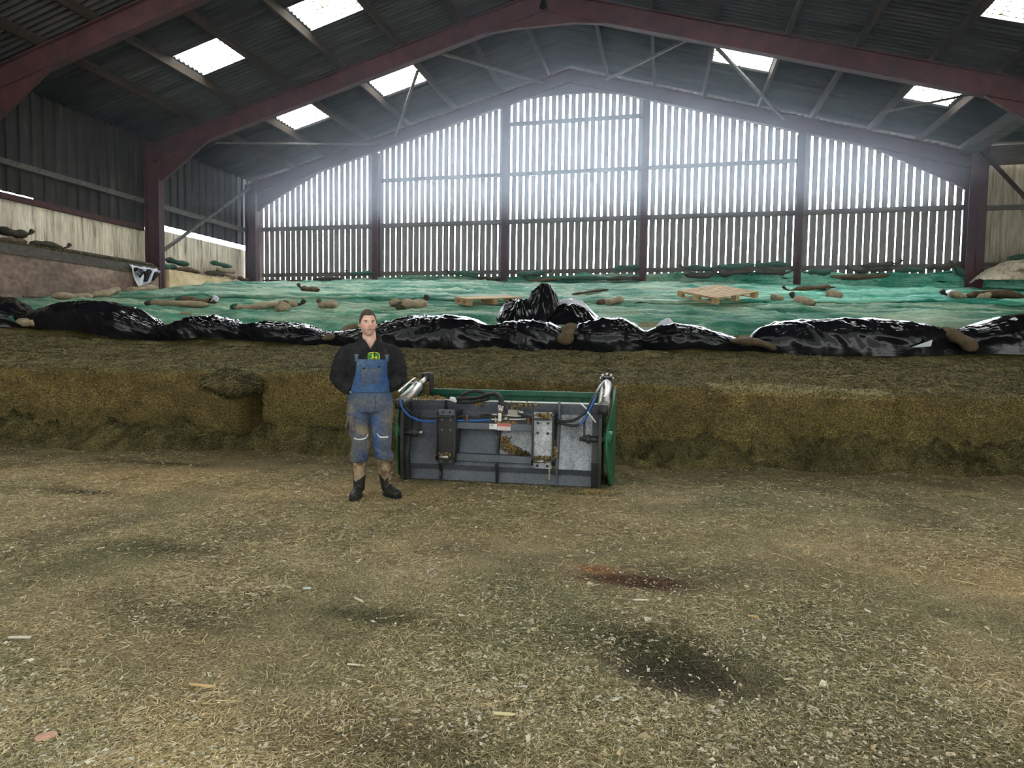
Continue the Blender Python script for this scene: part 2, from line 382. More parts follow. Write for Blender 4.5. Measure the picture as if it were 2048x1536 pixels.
# pale chips and chopped stalks lying on the floor
n = 500000
Yp = 1.6 * (9.3 / 1.6) ** rng.uniform(0, 1, n); Xp = rng.uniform(-1.32, 1.15, n) * (Yp + .5)
ok = (Yp < yf(Xp) - .15) & (Xp > -13.3); Xp, Yp = Xp[ok], Yp[ok]; n = len(Xp)
cl = fbm(Xp * 1.1, Yp * 1.1, 6.0, 3) + .25 * np.exp(-((Xp + 1.5) ** 2 / 3 + (Yp - 6.1) ** 2 / .7)) + .15 * np.exp(-((Yp - 7.9) ** 2) / .3)
kp = rng.uniform(0, 1, n) < np.clip((cl - .25) * 2.2, .15, 1)
kp &= ~((((Xp - .12) / .40) ** 2 + ((Yp - 3.1) / .22) ** 2 < .3 + 1.3 * fbm(Xp * 7, Yp * 7, 2., 2)) & (rng.uniform(0, 1, n) < .75))
Xp, Yp = Xp[kp], Yp[kp]; n = len(Xp)
chip = rng.uniform(0, 1, n) < .12 * np.clip((cl[kp] - .2) * 2.6, .25, 1.6)
L = np.where(chip, rng.gamma(2.2, .0042, n) + .006, rng.gamma(4, .0075, n) + .008)
Wd = np.where(chip, L * rng.uniform(.3, .8, n), rng.uniform(.0012, .0026, n) + .00045 * Yp)
L = L * (1 + .06 * Yp)
big = rng.uniform(0, 1, n) < .004; L[big] *= 2.6; Wd[big] *= 1.5
pal_chip = np.array([(.70, .58, .38), (.80, .72, .52), (.58, .45, .26), (.76, .71, .58), (.64, .48, .26)])
pal_fib = np.array([(.24, .20, .11), (.17, .165, .08), (.36, .30, .18), (.12, .10, .05), (.48, .42, .26), (.22, .20, .10)])
col = np.where(chip[:, None], pal_chip[rng.integers(0, 5, n)], pal_fib[rng.integers(0, 6, n)]) * rng.uniform(.75, 1.1, (n, 1))
loc_ = palette(Xp, Yp); loc_ = loc_ / np.array([.165, .137, .074])
col = np.where(chip[:, None], col, col * np.array([1.02, .95, .80]) * np.clip(loc_, .2, 2.4) ** .85)
N = np.tile([0, 0, 1.0], (n, 1)) + rng.normal(0, .1, (n, 3)); N /= np.linalg.norm(N, axis=1, keepdims=True)
strips('chaff', np.stack([Xp, Yp, floorz(Xp, Yp)], -1), N, L, Wd, col, 'pale chips and chopped stalks strewn over the barn floor', 'chaff')
# the few large pieces
stalks = [((-1.94, 2.41), .12, .018, .15, 'flat orange-tan maize stalk, longest piece on the left of the floor', (.62, .42, .18)),
          ((-3.13, 2.57), .11, .022, .35, 'white ragged husk near the left edge of the floor', (.66, .60, .48)),
          ((-2.11, 3.56), .05, .025, .5, 'grey-white scrap on the floor well in front of the man', (.62, .63, .64)),
          ((-1.72, 3.48), .09, .016, -.5, 'pale stalk on bare floor below the left boot', (.70, .60, .44)),
          ((-.60, 2.52), .09, .022, .2, 'pale yellow flake of husk near the front centre of the floor', (.72, .62, .30)),
          ((.53, 3.84), .06, .02, -.1, 'short orange chip right of the dark hole in the floor', (.60, .38, .14)),
          ((-.10, 3.92), .1, .012, .4, 'white splinter in front of the dark red patch', (.75, .72, .66)),
          ((1.97, 4.79), .14, .016, -.35, 'long straw-coloured stalk towards the right edge of the floor', (.62, .50, .26)),
          ((-2.25, 1.94), .07, .05, .8, 'pinkish torn husk in the bottom left corner of the floor', (.58, .33, .22))]
for (x, y), Ls, Ws, a, lab, c in stalks:
    k = MB(); s = [(-.5, -.12), (-.42, -.5), (.1, -.42), (.38, -.5), (.5, -.2), (.46, .3), (.2, .5), (-.3, .36), (-.46, .2)]
    k.prism([(u * Ls, w * Ws) for u, w in s], 'z', 0, .005)
    o = k.build('stalk_fragment', flat('stalk ' + lab[:12], c, .8)); o.location = (x, y, float(floorz(x, y)) + .006); o.rotation_euler = (0, .05, a)
    tag(o, lab, 'stalk', 'stalk fragments on the floor')

# ------------------------------------------------------------------ silage pile
pv = [(-.62, -.03), (-.45, .06), (-.34, .10), (-.2, .17), (-.1, .22), (-.04, .27)]
base_n = len(pv)
vs = np.array([p[0] for p in pv] + [0.0] * 24 + [.02, .05] + list(np.arange(.09, 2.0, .035)) + list(np.arange(2.0, 12.9, .25)))
zf = np.array([p[1] for p in pv] + list(np.linspace(.31, .97, 24)))
xp = np.concatenate([np.arange(-13.40, 6, .035), np.arange(6, 11.5, .12)])
nr = len(vs); nx = len(xp)
X = np.repeat(xp[:, None], nr, 1); V = np.repeat(vs[None, :], nx, 0).copy()
Zt = ztop(X, V)
Z = Zt.copy(); nf = base_n + 24
top0 = ztop(xp, 0.0)
Z[:, :nf] = zf[None, :] * np.where(np.arange(nf)[None, :] < base_n, 1, 0) + np.where(np.arange(nf)[None, :] >= base_n, .27 + (zf[None, :] - .27) * (top0[:, None] - .27) / .72, 0)
isface = np.zeros(nr, bool); isface[base_n:nf] = True
isbase = np.zeros(nr, bool); isbase[:base_n] = True
# block cuts: each bite of the grab leaves the face stepped a little, and one slot goes deep
blk = np.zeros(nx)
for x0, x1, d in ((-14, -8.28, -.05), (-8.28, -6.08, .03), (-5.78, -.9, .05), (-.9, .56, .0), (.56, 3.05, .06), (3.05, 13, -.02)):
    blk[(xp >= x0) & (xp < x1)] = d
fm = isface[None, :].astype(float)
fall = np.clip(1 - V / .5, 0, 1) * (V >= 0)
V = V + blk[:, None] * np.where(isbase[None, :], .5, np.where(isface[None, :], 1, fall))
slot = np.clip((xp + 6.06) / .04, 0, 1) * np.clip((-5.72 - xp) / .04, 0, 1)
hz = np.clip((.86 - Z) / .05, 0, 1)
V = V + slot[:, None] * (1.1 + .15 * vn(X * 9, Z * 6, 2.)) * fm * hz
for xc in (-8.28, .56, 3.05, -.9):                     # cracks between the blocks
    w = np.exp(-((X - xc - .03 * (vn(Z * 5, 3.3, xc) - .5)) / .035) ** 2); V += .07 * w * fm * np.clip(vn(Z * 3, xc, 1.) * 2, 0, 1)
rough = .05 * (fbm(X * 3, Z * 3, V * 3, 4) - .5) + .022 * (vn(X * 16, Z * 16, V * 16) - .5)
V = V - rough * fm * 1.2
lipm = np.exp(-((V - .02) / .12) ** 2) * (~isbase[None, :]) * np.clip((Z - .75) / .2, 0, 1)
V = V - lipm * .16 * np.clip(fbm(X * 1.6, 2.0, Z, 3) - .42, 0, 1)
V = V - .2 * np.exp(-((X + 6.0) / .28) ** 2) * np.clip((Z - .8) / .12, 0, 1) * np.exp(-(np.clip(V, 0, 9) / .18) ** 2) * (fm + lipm > 0)
bb = fbm(X * 1.9, V * 1.9, 7.0, 4)
Z = Z + isbase[None, :] * np.array([0.] + [1.] * (nr - 1))[None, :] * (.36 * (bb - .46) + .22 * (ridge(X * 4.5, V * 4.5, 2., 2) - .45) + .06 * (vn(X * 15, V * 15, 2.) - .5)) * np.clip((V + .62) / .2, 0, 1)
Z = Z - isbase[None, :] * .14 * np.exp(-((X + 5.93) / .22) ** 2) * np.clip((V + .3) / .2, 0, 1)
V = V - isbase[None, :] * (.9 * (fbm(X * .9, 1.0, 3.0, 3) - .5)) * np.clip(-V / .62, 0, 1)
tm = (~isbase & ~isface)[None, :] * np.clip(1 - (V - 2) / .5, 0, 1)
Z = Z + tm * (.10 * (fbm(X * 1.3, V * 2.5, 3.3, 4) - .5) + .035 * (vn(X * 11, V * 14, .5) - .5) + .045 * (ridge(X * .8, V * 5, 1.1, 2) - .4))
bt = np.array([.215, .158, .068]); gt = np.array([.16, .135, .058]); tt = np.array([.25, .21, .108]); dk = np.array([.06, .05, .023])
na = fbm(X * .8, Z * 1.5, V, 4)[..., None]; nb = fbm(X * 5, Z * 7, V * 4, 3)[..., None]
cf = bt + (np.array([.18, .15, .052]) - bt) * np.clip((.62 - Z[..., None]) * 2.2 + (na - .5) * 2, 0, 1)
cf = cf * (.55 + .9 * nb)
cb = dk + (gt - dk) * np.clip((nb - .3) * 2.2, 0, 1)
ct = gt + (tt - gt) * np.clip((nb - .40) * 4, 0, 1)
ct = ct * (.8 + .4 * na)
col = np.where(isface[None, :, None], cf, np.where(isbase[None, :, None], cb, ct))
slotm = (slot[:, None] * fm * hz)[..., None]
Yw = np.minimum(yf(X) + V, 19.86)
pile = mk('silage_pile', np.stack([X, Yw, Z], -1).reshape(-1, 3), grid_faces(nx, nr)[:, ::-1], m_pile, smooth=True, col=col.reshape(-1, 3))
tag(pile, 'long heap of packed brown silage with a block-cut face across the barn', 'silage')
# loose strands over its face, base and top
ii = rng.integers(0, nx - 1, 120000); jj = rng.integers(0, nf + 48, 120000)
Pg = np.stack([X, Yw, Z], -1)
t1 = rng.uniform(0, 1, (120000, 1)); t2 = rng.uniform(0, 1, (120000, 1))
A = Pg[ii, jj]; B = Pg[ii + 1, jj]; D = Pg[ii, jj + 1]
P = A + (B - A) * t1 + (D - A) * t2
Nn = np.cross(B - A, D - A); Nn /= np.linalg.norm(Nn, axis=1, keepdims=True) + 1e-9
keep = (P[:, 0] > -11.5) & (P[:, 0] < 6.5); P, Nn, jj = P[keep], Nn[keep], jj[keep]; n = len(P)
top = jj >= nf
pp = np.array([(.15, .13, .06), (.22, .18, .09), (.06, .05, .022), (.34, .28, .15), (.05, .042, .02), (.26, .21, .09)])
c = pp[rng.integers(0, 6, n)] * rng.uniform(.6, 1.15, (n, 1)) * np.where(top, 1.1, .85)[:, None]
edge = (P[:, 0] > .6) & (P[:, 0] < 3.0) & (jj >= nf - 3) & (jj < nf + 5)
base_ = jj < base_n
Ls = np.where(top, rng.gamma(4, .022, n), np.where(base_, rng.gamma(4, .014, n), rng.gamma(4, .0055, n))) + .008
Ws = np.where(top, rng.uniform(.004, .011, n), rng.uniform(.003, .008, n))
md = ~top & ~base_; c[md] = c[md] * .55 + np.array([.12, .088, .036]) * .5
c[edge & (rng.uniform(0, 1, n) < .5)] = (.50, .42, .22)
strips('loose_silage', P, Nn, Ls, Ws, c, 'loose chopped strands clinging to the silage heap', 'silage', .006)

k = MB().ell((0, 0, 0), (.42, .24, .15), 48, 32)
cl_ = k.build('silage_clump', m_pile, None, True); cl_.location = (-6.05, 8.24, .95); cl_.rotation_euler = (.1, .06, .13)
displace(cl_, lambda co, no: co + no * (.16 * (fbm(co[:, 0] * 6, co[:, 1] * 6, co[:, 2] * 6, 4) - .45) + .09 * (ridge(co[:, 0] * 11, co[:, 1] * 11, co[:, 2] * 11, 2) - .4))[:, None])
_c = np.array([tuple(v.co) for v in cl_.data.vertices]); _nb = fbm(_c[:, 0] * 9, _c[:, 1] * 9, _c[:, 2] * 9, 3)[:, None]
_a = cl_.data.color_attributes.new('tint', 'FLOAT_COLOR', 'POINT'); _a.data.foreach_set('color', np.c_[(dk + (tt - dk) * np.clip(_nb * 2.4 - .9, 0, .8)) * .8, np.ones(len(_c))].astype(np.float32).ravel())
tag(cl_, 'dark ragged clump overhanging the narrow slot cut in the silage face', 'silage')
_n2 = 2600; _k = rng.integers(0, len(_c), _n2); _nr = np.array([tuple(v.normal) for v in cl_.data.vertices])[_k]; _R = np.array(Euler(cl_.rotation_euler).to_matrix())
strips('loose_silage', (_c[_k] @ _R.T) + np.array(cl_.location), _nr @ _R.T, rng.gamma(4, .02, _n2), rng.uniform(.004, .009, _n2), pp[rng.integers(0, 6, _n2)] * .8, 'ragged strands hanging off the clump above the slot', 'silage', .012)

# ------------------------------------------------------------------ netting, in two sheets
def sheet(name, v0, v1, x0, x1, step, label, cat, m, tintf, lift=0.0, edge=None):
    xs = np.arange(x0, x1, step); ts = np.linspace(0, 1, int((v1 - v0) / step) + 1)
    X = np.repeat(xs[:, None], len(ts), 1)
    lo = v0 + (edge(xs) if edge else 0 * xs)
    V = lo[:, None] + (v1 - lo[:, None]) * ts[None, :]
    Z = netz(X, V) + lift
    if edge: Z = Z + .05 * np.exp(-((V - lo[:, None]) / .12) ** 2) * 1.0 - .07 * np.exp(-((V - lo[:, None]) / .035) ** 2)
    Y = np.minimum(yf(X) + V, 19.72)
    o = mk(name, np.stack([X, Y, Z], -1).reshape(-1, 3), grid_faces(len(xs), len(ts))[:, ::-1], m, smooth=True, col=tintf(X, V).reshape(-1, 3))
    s = o.modifiers.new('thick', 'SOLIDIFY'); s.thickness = .006; s.offset = -1
    return tag(o, label, cat)
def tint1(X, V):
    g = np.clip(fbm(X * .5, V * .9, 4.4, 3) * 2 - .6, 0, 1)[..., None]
    return (np.array([.58, .74, .68]) + (np.array([1.05, 1.0, .92]) - np.array([.58, .74, .68])) * g) * (.9 + .35 * np.clip(crease(X, v) if False else crease(X, V), 0, 1))[..., None]  # lighter along ridges: lost wrinkle shading painted into the tint
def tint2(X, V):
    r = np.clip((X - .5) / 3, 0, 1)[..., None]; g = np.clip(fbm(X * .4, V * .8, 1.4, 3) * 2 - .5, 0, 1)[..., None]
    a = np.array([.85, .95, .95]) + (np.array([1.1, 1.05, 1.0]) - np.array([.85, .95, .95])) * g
    return (a + (np.array([.70, 1.40, 1.40]) - a) * r * .8) * (.9 + .3 * np.clip(crease(X, V), 0, 1))[..., None]  # ridge shading again, plus backlight painted in as brighter teal towards the right
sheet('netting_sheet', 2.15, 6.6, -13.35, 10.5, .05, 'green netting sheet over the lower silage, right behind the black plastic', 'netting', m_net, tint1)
def ed(x): return .9 * (fbm(x * .35, 2.2, 1.0, 3) - .5) + np.clip((x + 8) * .02, -.2, .3)
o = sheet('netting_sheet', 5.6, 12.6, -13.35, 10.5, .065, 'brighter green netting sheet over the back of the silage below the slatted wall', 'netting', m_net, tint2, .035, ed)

# ------------------------------------------------------------------ black plastic roll along the edge of the cover
TOP = [(-12.03, 2.34), (-11.64, 2.16), (-11.25, 1.98), (-10.95, 2.11), (-10.46, 2.22), (-9.87, 2.24), (-9.39, 2.12), (-8.83, 1.84), (-8.68, 1.79), (-8.35, 1.93), (-7.97, 2.01), (-7.51, 1.94), (-7.23, 1.83), (-6.86, 1.9), (-6.49, 1.9), (-6.13, 1.84), (-5.78, 1.73), (-5.05, 1.79), (-4.69, 1.92), (-4.25, 2.02), (-3.64, 2.04), (-3.11, 1.98), (-2.88, 1.86), (-2.68, 1.95), (-2.26, 2.0), (-1.92, 1.95), (-1.59, 1.77), (-1.37, 1.91), (-0.99, 2.03), (-0.66, 2.0), (-0.41, 1.88), (-0.31, 1.76), (-0.16, 1.9), (0.17, 1.93), (0.57, 1.89), (0.98, 1.77), (1.32, 1.62), (1.46, 1.88), (1.85, 2.0), (2.48, 2.03), (2.95, 2.05), (3.41, 2.04), (4.03, 1.97), (4.44, 1.86), (4.72, 1.93), (5.08, 2.06), (5.58, 2.17), (6.6, 2.2), (7.4, 1.95), (8.2, 2.1), (9.3, 1.95), (9.6, 1.6)]
BOT = [(-11.51, 1.79), (-10.76, 1.75), (-10.1, 1.73), (-9.36, 1.62), (-8.71, 1.58), (-8.3, 1.58), (-7.81, 1.65), (-7.18, 1.61), (-6.38, 1.57), (-5.68, 1.51), (-4.99, 1.52), (-4.31, 1.51), (-3.8, 1.48), (-2.97, 1.48), (-2.23, 1.45), (-1.5, 1.51), (-1.02, 1.46), (-0.3, 1.5), (0.48, 1.57), (0.94, 1.54), (1.41, 1.51), (1.79, 1.48), (2.84, 1.48), (3.58, 1.49), (4.38, 1.51), (4.74, 1.55), (5.37, 1.54), (7, 1.5)]
PIN = np.array([-11.3, -8.72, -7.2, -5.74, -2.86, -1.57, -.32, 1.33, 4.46])      # where it is pinched down
xs = np.arange(-12.9, 9.6, .022); nt = 44
ts = np.linspace(0, 1, nt)
zt = np.interp(xs, *zip(*TOP)); zb = np.interp(xs, *zip(*BOT))
zt = np.convolve(np.pad(zt, 4, 'edge'), np.ones(9) / 9, 'valid'); zb = np.convolve(np.pad(zb, 4, 'edge'), np.ones(9) / 9, 'valid')
pd = np.min(np.abs(xs[:, None] - PIN[None, :]), 1); pk = 1 - np.exp(-(pd / .35) ** 2)
Xg = np.repeat(xs[:, None], nt, 1); T = np.repeat(ts[None, :], nx if False else len(xs), 0)
vfront = 1.62 + .05 * (fbm(xs * .8, 2.0, 0., 2) - .5) * 2 + .16 * (1 - pk); wid = .95 * (.45 + .55 * pk)
ang = T * math.pi
prof = np.sin(ang * .5 + 0) * 0
Vg = vfront[:, None] + wid[:, None] * (.5 - .5 * np.sign(np.cos(ang)) * np.abs(np.cos(ang)) ** .75) - .05 * np.sin(ang * 2) * (T < .5)
hh = (zt - zb)[:, None]
bk = np.clip((T - .5) * 2, 0, 1)
zback = ztop(Xg, vfront[:, None] + wid[:, None]) - .05
Zg = zb[:, None] - .03 + (hh + .03) * np.abs(np.sin(ang)) ** .62
Zg = np.where(T > .5, zback + (zt[:, None] - zback) * np.abs(np.sin(ang)) ** .7, Zg)
# taut creases run along each hump and gather at the pinches
sgn = np.sin(np.interp(xs, PIN, np.arange(len(PIN)) * 1.9))[:, None]
fan = np.exp(-(pd / .5))[:, None]
cr = ridge(Xg * 1.1 + .4 * sgn + T * 1.5, T * 11 + Xg * 1.1 * sgn, 3.3, 3) - .45
cr2 = ridge(Xg * 5.5 + T * 5, T * 4.0, 7.7, 2) - .45
crv = ridge(Xg * 7.0, T * 1.6 + Xg * 1.5, 2.7, 2) - .45
amp = np.abs(np.sin(ang)) ** .4
d = amp * (.062 * cr + .036 * cr2 * (1 - .5 * fan) + fan * .03 * (ridge(Xg * 2, T * 15, 1.2, 2) - .4) + .03 * crv * np.clip((Xg + 4.6) * 2, 0, 1) * np.clip((1.2 - Xg) * 2, 0, 1))
Vg = Vg - d * np.cos(ang) * 1.0; Zg = Zg + d * np.sin(ang)
pl = mk('plastic_sheet', np.stack([Xg, yf(Xg) + Vg, Zg], -1).reshape(-1, 3), grid_faces(len(xs), nt)[:, ::-1], m_plastic, smooth=True)
tag(pl, 'shiny black plastic sheet rolled back in bulging folds along the silage edge', 'plastic sheet')
# the bunched-up folds in the middle, parts of the same sheet
def bunch(name, cx, cv, rx, ry, h, seed, m=m_plastic, sharp=1.0, lean=0.0):
    n, k = 72, 40
    th = np.linspace(0, 2 * math.pi, n, endpoint=False); rr = np.linspace(1, 0, k)
    TH, RR = np.meshgrid(th, rr, indexing='xy')
    w = 1 + .22 * (fbm(np.cos(TH) * 1.3 + seed, np.sin(TH) * 1.3, seed, 3) - .5) * 2
    Xb = cx + RR * rx * np.cos(TH) * w + lean * (1 - RR) ** 1.5; Vb = cv + RR * ry * np.sin(TH) * w
    z0 = ztop(Xb, Vb) - .06
    Hh = h * (1 - RR ** (1.6 * sharp)) ** (1.0)
    cre = ridge(TH * 2.6 + seed, RR * 1.3 + seed, 1.0, 3) - .4
    Hh = Hh + cre * .20 * h * np.sin(np.clip(RR, 0, 1) * math.pi) + .05 * (ridge(Xb * 6, Vb * 6, seed, 2) - .4) * np.clip(1 - RR, 0, 1)
    P = np.stack([Xb, yf(Xb) + Vb, z0 + Hh], -1)
    return mk(name, P.reshape(-1, 3), grid_faces(k, n, True)[:, ::-1], m, pl, True)
bunch('bunched_fold', -2.62, 2.90, .50, .40, .46, 3.1, sharp=1.7)
bunch('bunched_fold', -2.22, 3.05, .46, .40, .74, 6.2, sharp=1.0, lean=.06)
bunch('bunched_fold', -1.70, 2.95, .60, .44, .38, 9.4, sharp=1.2)
w_ = bunch('pale_underside', -1.75, 3.35, .62, .42, .45, 12.2, m_white_pl, 1.1); w_['label'] = 'pale grey underside'
w_ = bunch('pale_underside', -2.75, 3.35, .40, .30, .38, 14.2, m_white_pl, 1.1); w_['label'] = 'pale grey underside'
w_ = bunch('pale_underside', .02, 2.62, .26, .14, .25, 15.2, m_white_pl, 1.0); w_['label'] = 'pale flap turned up'
def flap(P, lab):
    k = MB(); k.add(P, [(0, 1, 2)] if len(P) == 3 else [tuple(range(len(P)))])
    o = k.build('white_flap', m_white_pl, pl); o['label'] = lab
    s = o.modifiers.new('s', 'SOLIDIFY'); s.thickness = .006
flap([(3.70, 11.17, 1.60), (4.0, 11.22, 1.72), (3.98, 11.21, 1.62), (3.84, 11.2, 1.60)], 'small white flap')

# ------------------------------------------------------------------ gravel bags
def bag(name, A, B, r, mats, label, group, bend=.0, sag=.75, tail=0, seed=0, cat='gravel bag', dark_end=None, lift=True):
    A = Vector(A); B = Vector(B); mid = (A + B) / 2; dv = B - A; Ln = dv.length
    root = empty(name, mid, 0, label, cat, group)
    up = Vector((0, 0, 1)); d = dv.normalized(); sd = d.cross(up).normalized()
    n = 18; pts = []; rs = []
    for i in range(n + 1):
        t = i / n
        p = (A - mid) + dv * t + sd * bend * Ln * math.sin(t * math.pi) + up * (.2 * r * math.sin(t * 5 + seed))
        e = min(1, (1 - abs(2 * t - 1)) * 3.6); e = max(.12, e) ** .5
        if tail and t > .84: e *= .42
        if tail < 0 and t < .16: e *= .42
        wv = 1 + .16 * math.sin(t * 11 + seed * 2.3)
        pts.append(p); rs.append((r * e * wv * 1.12, r * sag * e * wv))
    k = MB().tube(pts, rs, 16)
    b = k.build('bag_body', mats[0], root, True)
    displace(b, lambda co, no: co + no * (r * .3 * (fbm(co[:, 0] * 7 + seed, co[:, 1] * 7, co[:, 2] * 7, 3) - .5) + r * .12 * (ridge(co[:, 0] * 14, co[:, 1] * 14 + seed, co[:, 2] * 14, 2) - .4))[:, None])
    if tail:
        e = (B - mid) if tail > 0 else (A - mid); s = d if tail > 0 else -d
        kk = MB().tube([e - s * .03, e + s * .03 + up * .02, e + s * .08 + up * .06, e + s * .12 + up * .11], [r * .28, r * .2, r * .42, r * .5], 8)
        t = kk.build('tied_neck', mats[1], root, True)
    if dark_end is not None:
        e = (A - mid) if dark_end < 0 else (B - mid); s = d if dark_end < 0 else -d
        MB().tube([e - s * .012, e + s * .03, e + s * .14], [(r * .55, r * .5 * sag), (r * 1.0, r * .95 * sag), (r * 1.16, r * 1.12 * sag)], 14).build('end_cap', mats[1], root, True)
    return root
T_, G_, D_, B_ = m_bag, m_bag_green, m_bag_dark, m_bag_brown
def on_net(x, y): return float(netz(np.array([x]), np.array([y - float(yf(x))]))[0]) + .035 * (1 if y - float(yf(x)) > 5.6 else 0)
netbags = [  # x0,y0, x1,y1, r, material, label, options
    (-10.72, 11.75, -9.42, 12.10, .085, (T_, D_), 'long thin tan gravel bag lying lowest at the far left of the netting', dict(dark_end=-1)),
    (-10.55, 12.45, -9.75, 12.75, .10, (B_, G_), 'mottled brown gravel bag just above the long thin tan one', dict(dark_end=-1)),
    (-8.95, 12.15, -7.95, 12.45, .095, (T_, G_), 'tan gravel bag with a dark green end, right of the far left pair', dict(dark_end=-1)),
    (-8.05, 12.45, -7.72, 12.75, .11, (T_, D_), 'short tan gravel bag with a black tied neck, touching an upright bag', dict(tail=1)),
    (-7.62, 12.05, -7.50, 11.72, .12, (T_, D_), 'pale gravel bag pointing downhill below the black tied neck', dict(tail=-1)),
    (-9.25, 15.4, -8.62, 15.2, .10, (B_, D_), 'grey-brown gravel bag alone high on the left of the netting', dict(tail=-1)),
    (-7.15, 12.7, -6.72, 12.45, .115, (T_, B_), 'short fat tan gravel bag left of the man above the plastic', dict(tail=-1)),
    (-5.72, 13.0, -5.52, 13.1, .10, (T_, D_), 'round tan gravel bag end right of the man', {}),
    (-5.30, 12.50, -5.02, 13.15, .135, (T_, D_), 'fat tan gravel bag with a dark end and neck, right of the man', dict(tail=1, dark_end=-1, bend=.1)),
    (-1.45, 14.4, -.92, 14.7, .10, (T_, B_), 'tan gravel bag between the two pallets', dict(dark_end=-1)),
    (-2.25, 16.1, -1.45, 17.0, .06, (B_, D_), 'thin brown rag-like bag above the black plastic peak', dict(bend=.08, sag=.5)),
    (2.28, 15.55, 2.55, 15.62, .09, (T_, D_), 'small tan bag hump just right of the right pallet', {}),
    (2.75, 15.35, 3.02, 14.8, .125, (T_, D_), 'tan gravel bag with a dark looped neck pointing down beyond the right pallet', dict(tail=-1)),
    (3.78, 16.1, 3.72, 16.55, .12, (T_, G_), 'small pale yellowish bag standing end-on right of the looped neck bag', dict(tail=1)),
    (3.02, 17.9, 4.25, 18.3, .085, (B_, D_), 'long brown gravel bag high on the bright green netting', dict(tail=-1)),
    (6.15, 16.45, 6.48, 16.4, .10, (T_, D_), 'pale gravel bag lying before the heap of rags at the right', {}),
    (6.22, 16.78, 6.42, 16.85, .13, (m_white_pl, D_), 'off-white ball-shaped bag with a dark looped neck at the right', dict(tail=-1)),
    (6.62, 16.2, 6.85, 16.22, .10, (T_, B_), 'round tan bag end below the heap of rags at the right', {}),
    (6.58, 16.65, 7.75, 16.8, .15, (B_, T_), 'lumpy brown heap of empty bags at the right of the netting', dict(bend=.05, sag=.6)),
    (-12.72, 11.35, -12.5, 12.15, .10, (T_, B_), 'tan gravel bag on the left netting edge, nearest the front', {}),
    (-12.85, 12.45, -12.95, 13.35, .11, (T_, B_), 'middle one of the tan gravel bags along the left netting edge', {}),
    (-13.1, 13.7, -13.12, 14.8, .11, (T_, B_), 'farthest tan gravel bag along the left netting edge', {}),
]
for i, (x0, y0, x1, y1, r, mm, lab, kw) in enumerate(netbags):
    bag('gravel_bag', (x0, y0, on_net(x0, y0) + r * .62), (x1, y1, on_net(x1, y1) + r * .62), r, mm, lab, 'gravel bags holding down the netting', seed=i * 1.7, **kw)
# bags laid over the plastic
plb = [((-5.62, 10.02, 1.60), (-5.40, 10.75, 1.86), .13, (B_, T_), 'flattened brown gravel bag draped over the plastic beside the man', dict(sag=.4)),
       ((-1.60, 10.52, 1.66), (-1.52, 11.0, 1.86), .125, (B_, D_), 'brown gravel bag wedged between two plastic bulges, centre', {}),
       ((1.02, 10.95, 1.70), (1.72, 10.98, 1.56), .14, (B_, T_), 'flat brown gravel bag sliding down the plastic right of centre', dict(sag=.42)),
       ((4.62, 11.25, 1.58), (4.36, 11.75, 1.92), .125, (B_, T_), 'curved brown gravel bag hanging over the plastic at the right', dict(bend=-.12)),
       ((-11.30, 9.38, 1.84), (-10.82, 9.42, 1.86), .09, (m_bag, G_), 'pale gravel bag at the plastic edge at the far left', dict(tail=-1)),
       ((-8.75, 10.15, 1.78), (-8.50, 10.25, 1.82), .07, (T_, D_), 'small pale bag showing between two plastic humps at the left', dict(sag=.5))]
for i, (a, b, r, mm, lab, kw) in enumerate(plb):
    bag('gravel_bag', a, b, r, mm, lab, 'gravel bags on the black plastic', seed=40 + i * 1.3, **kw)
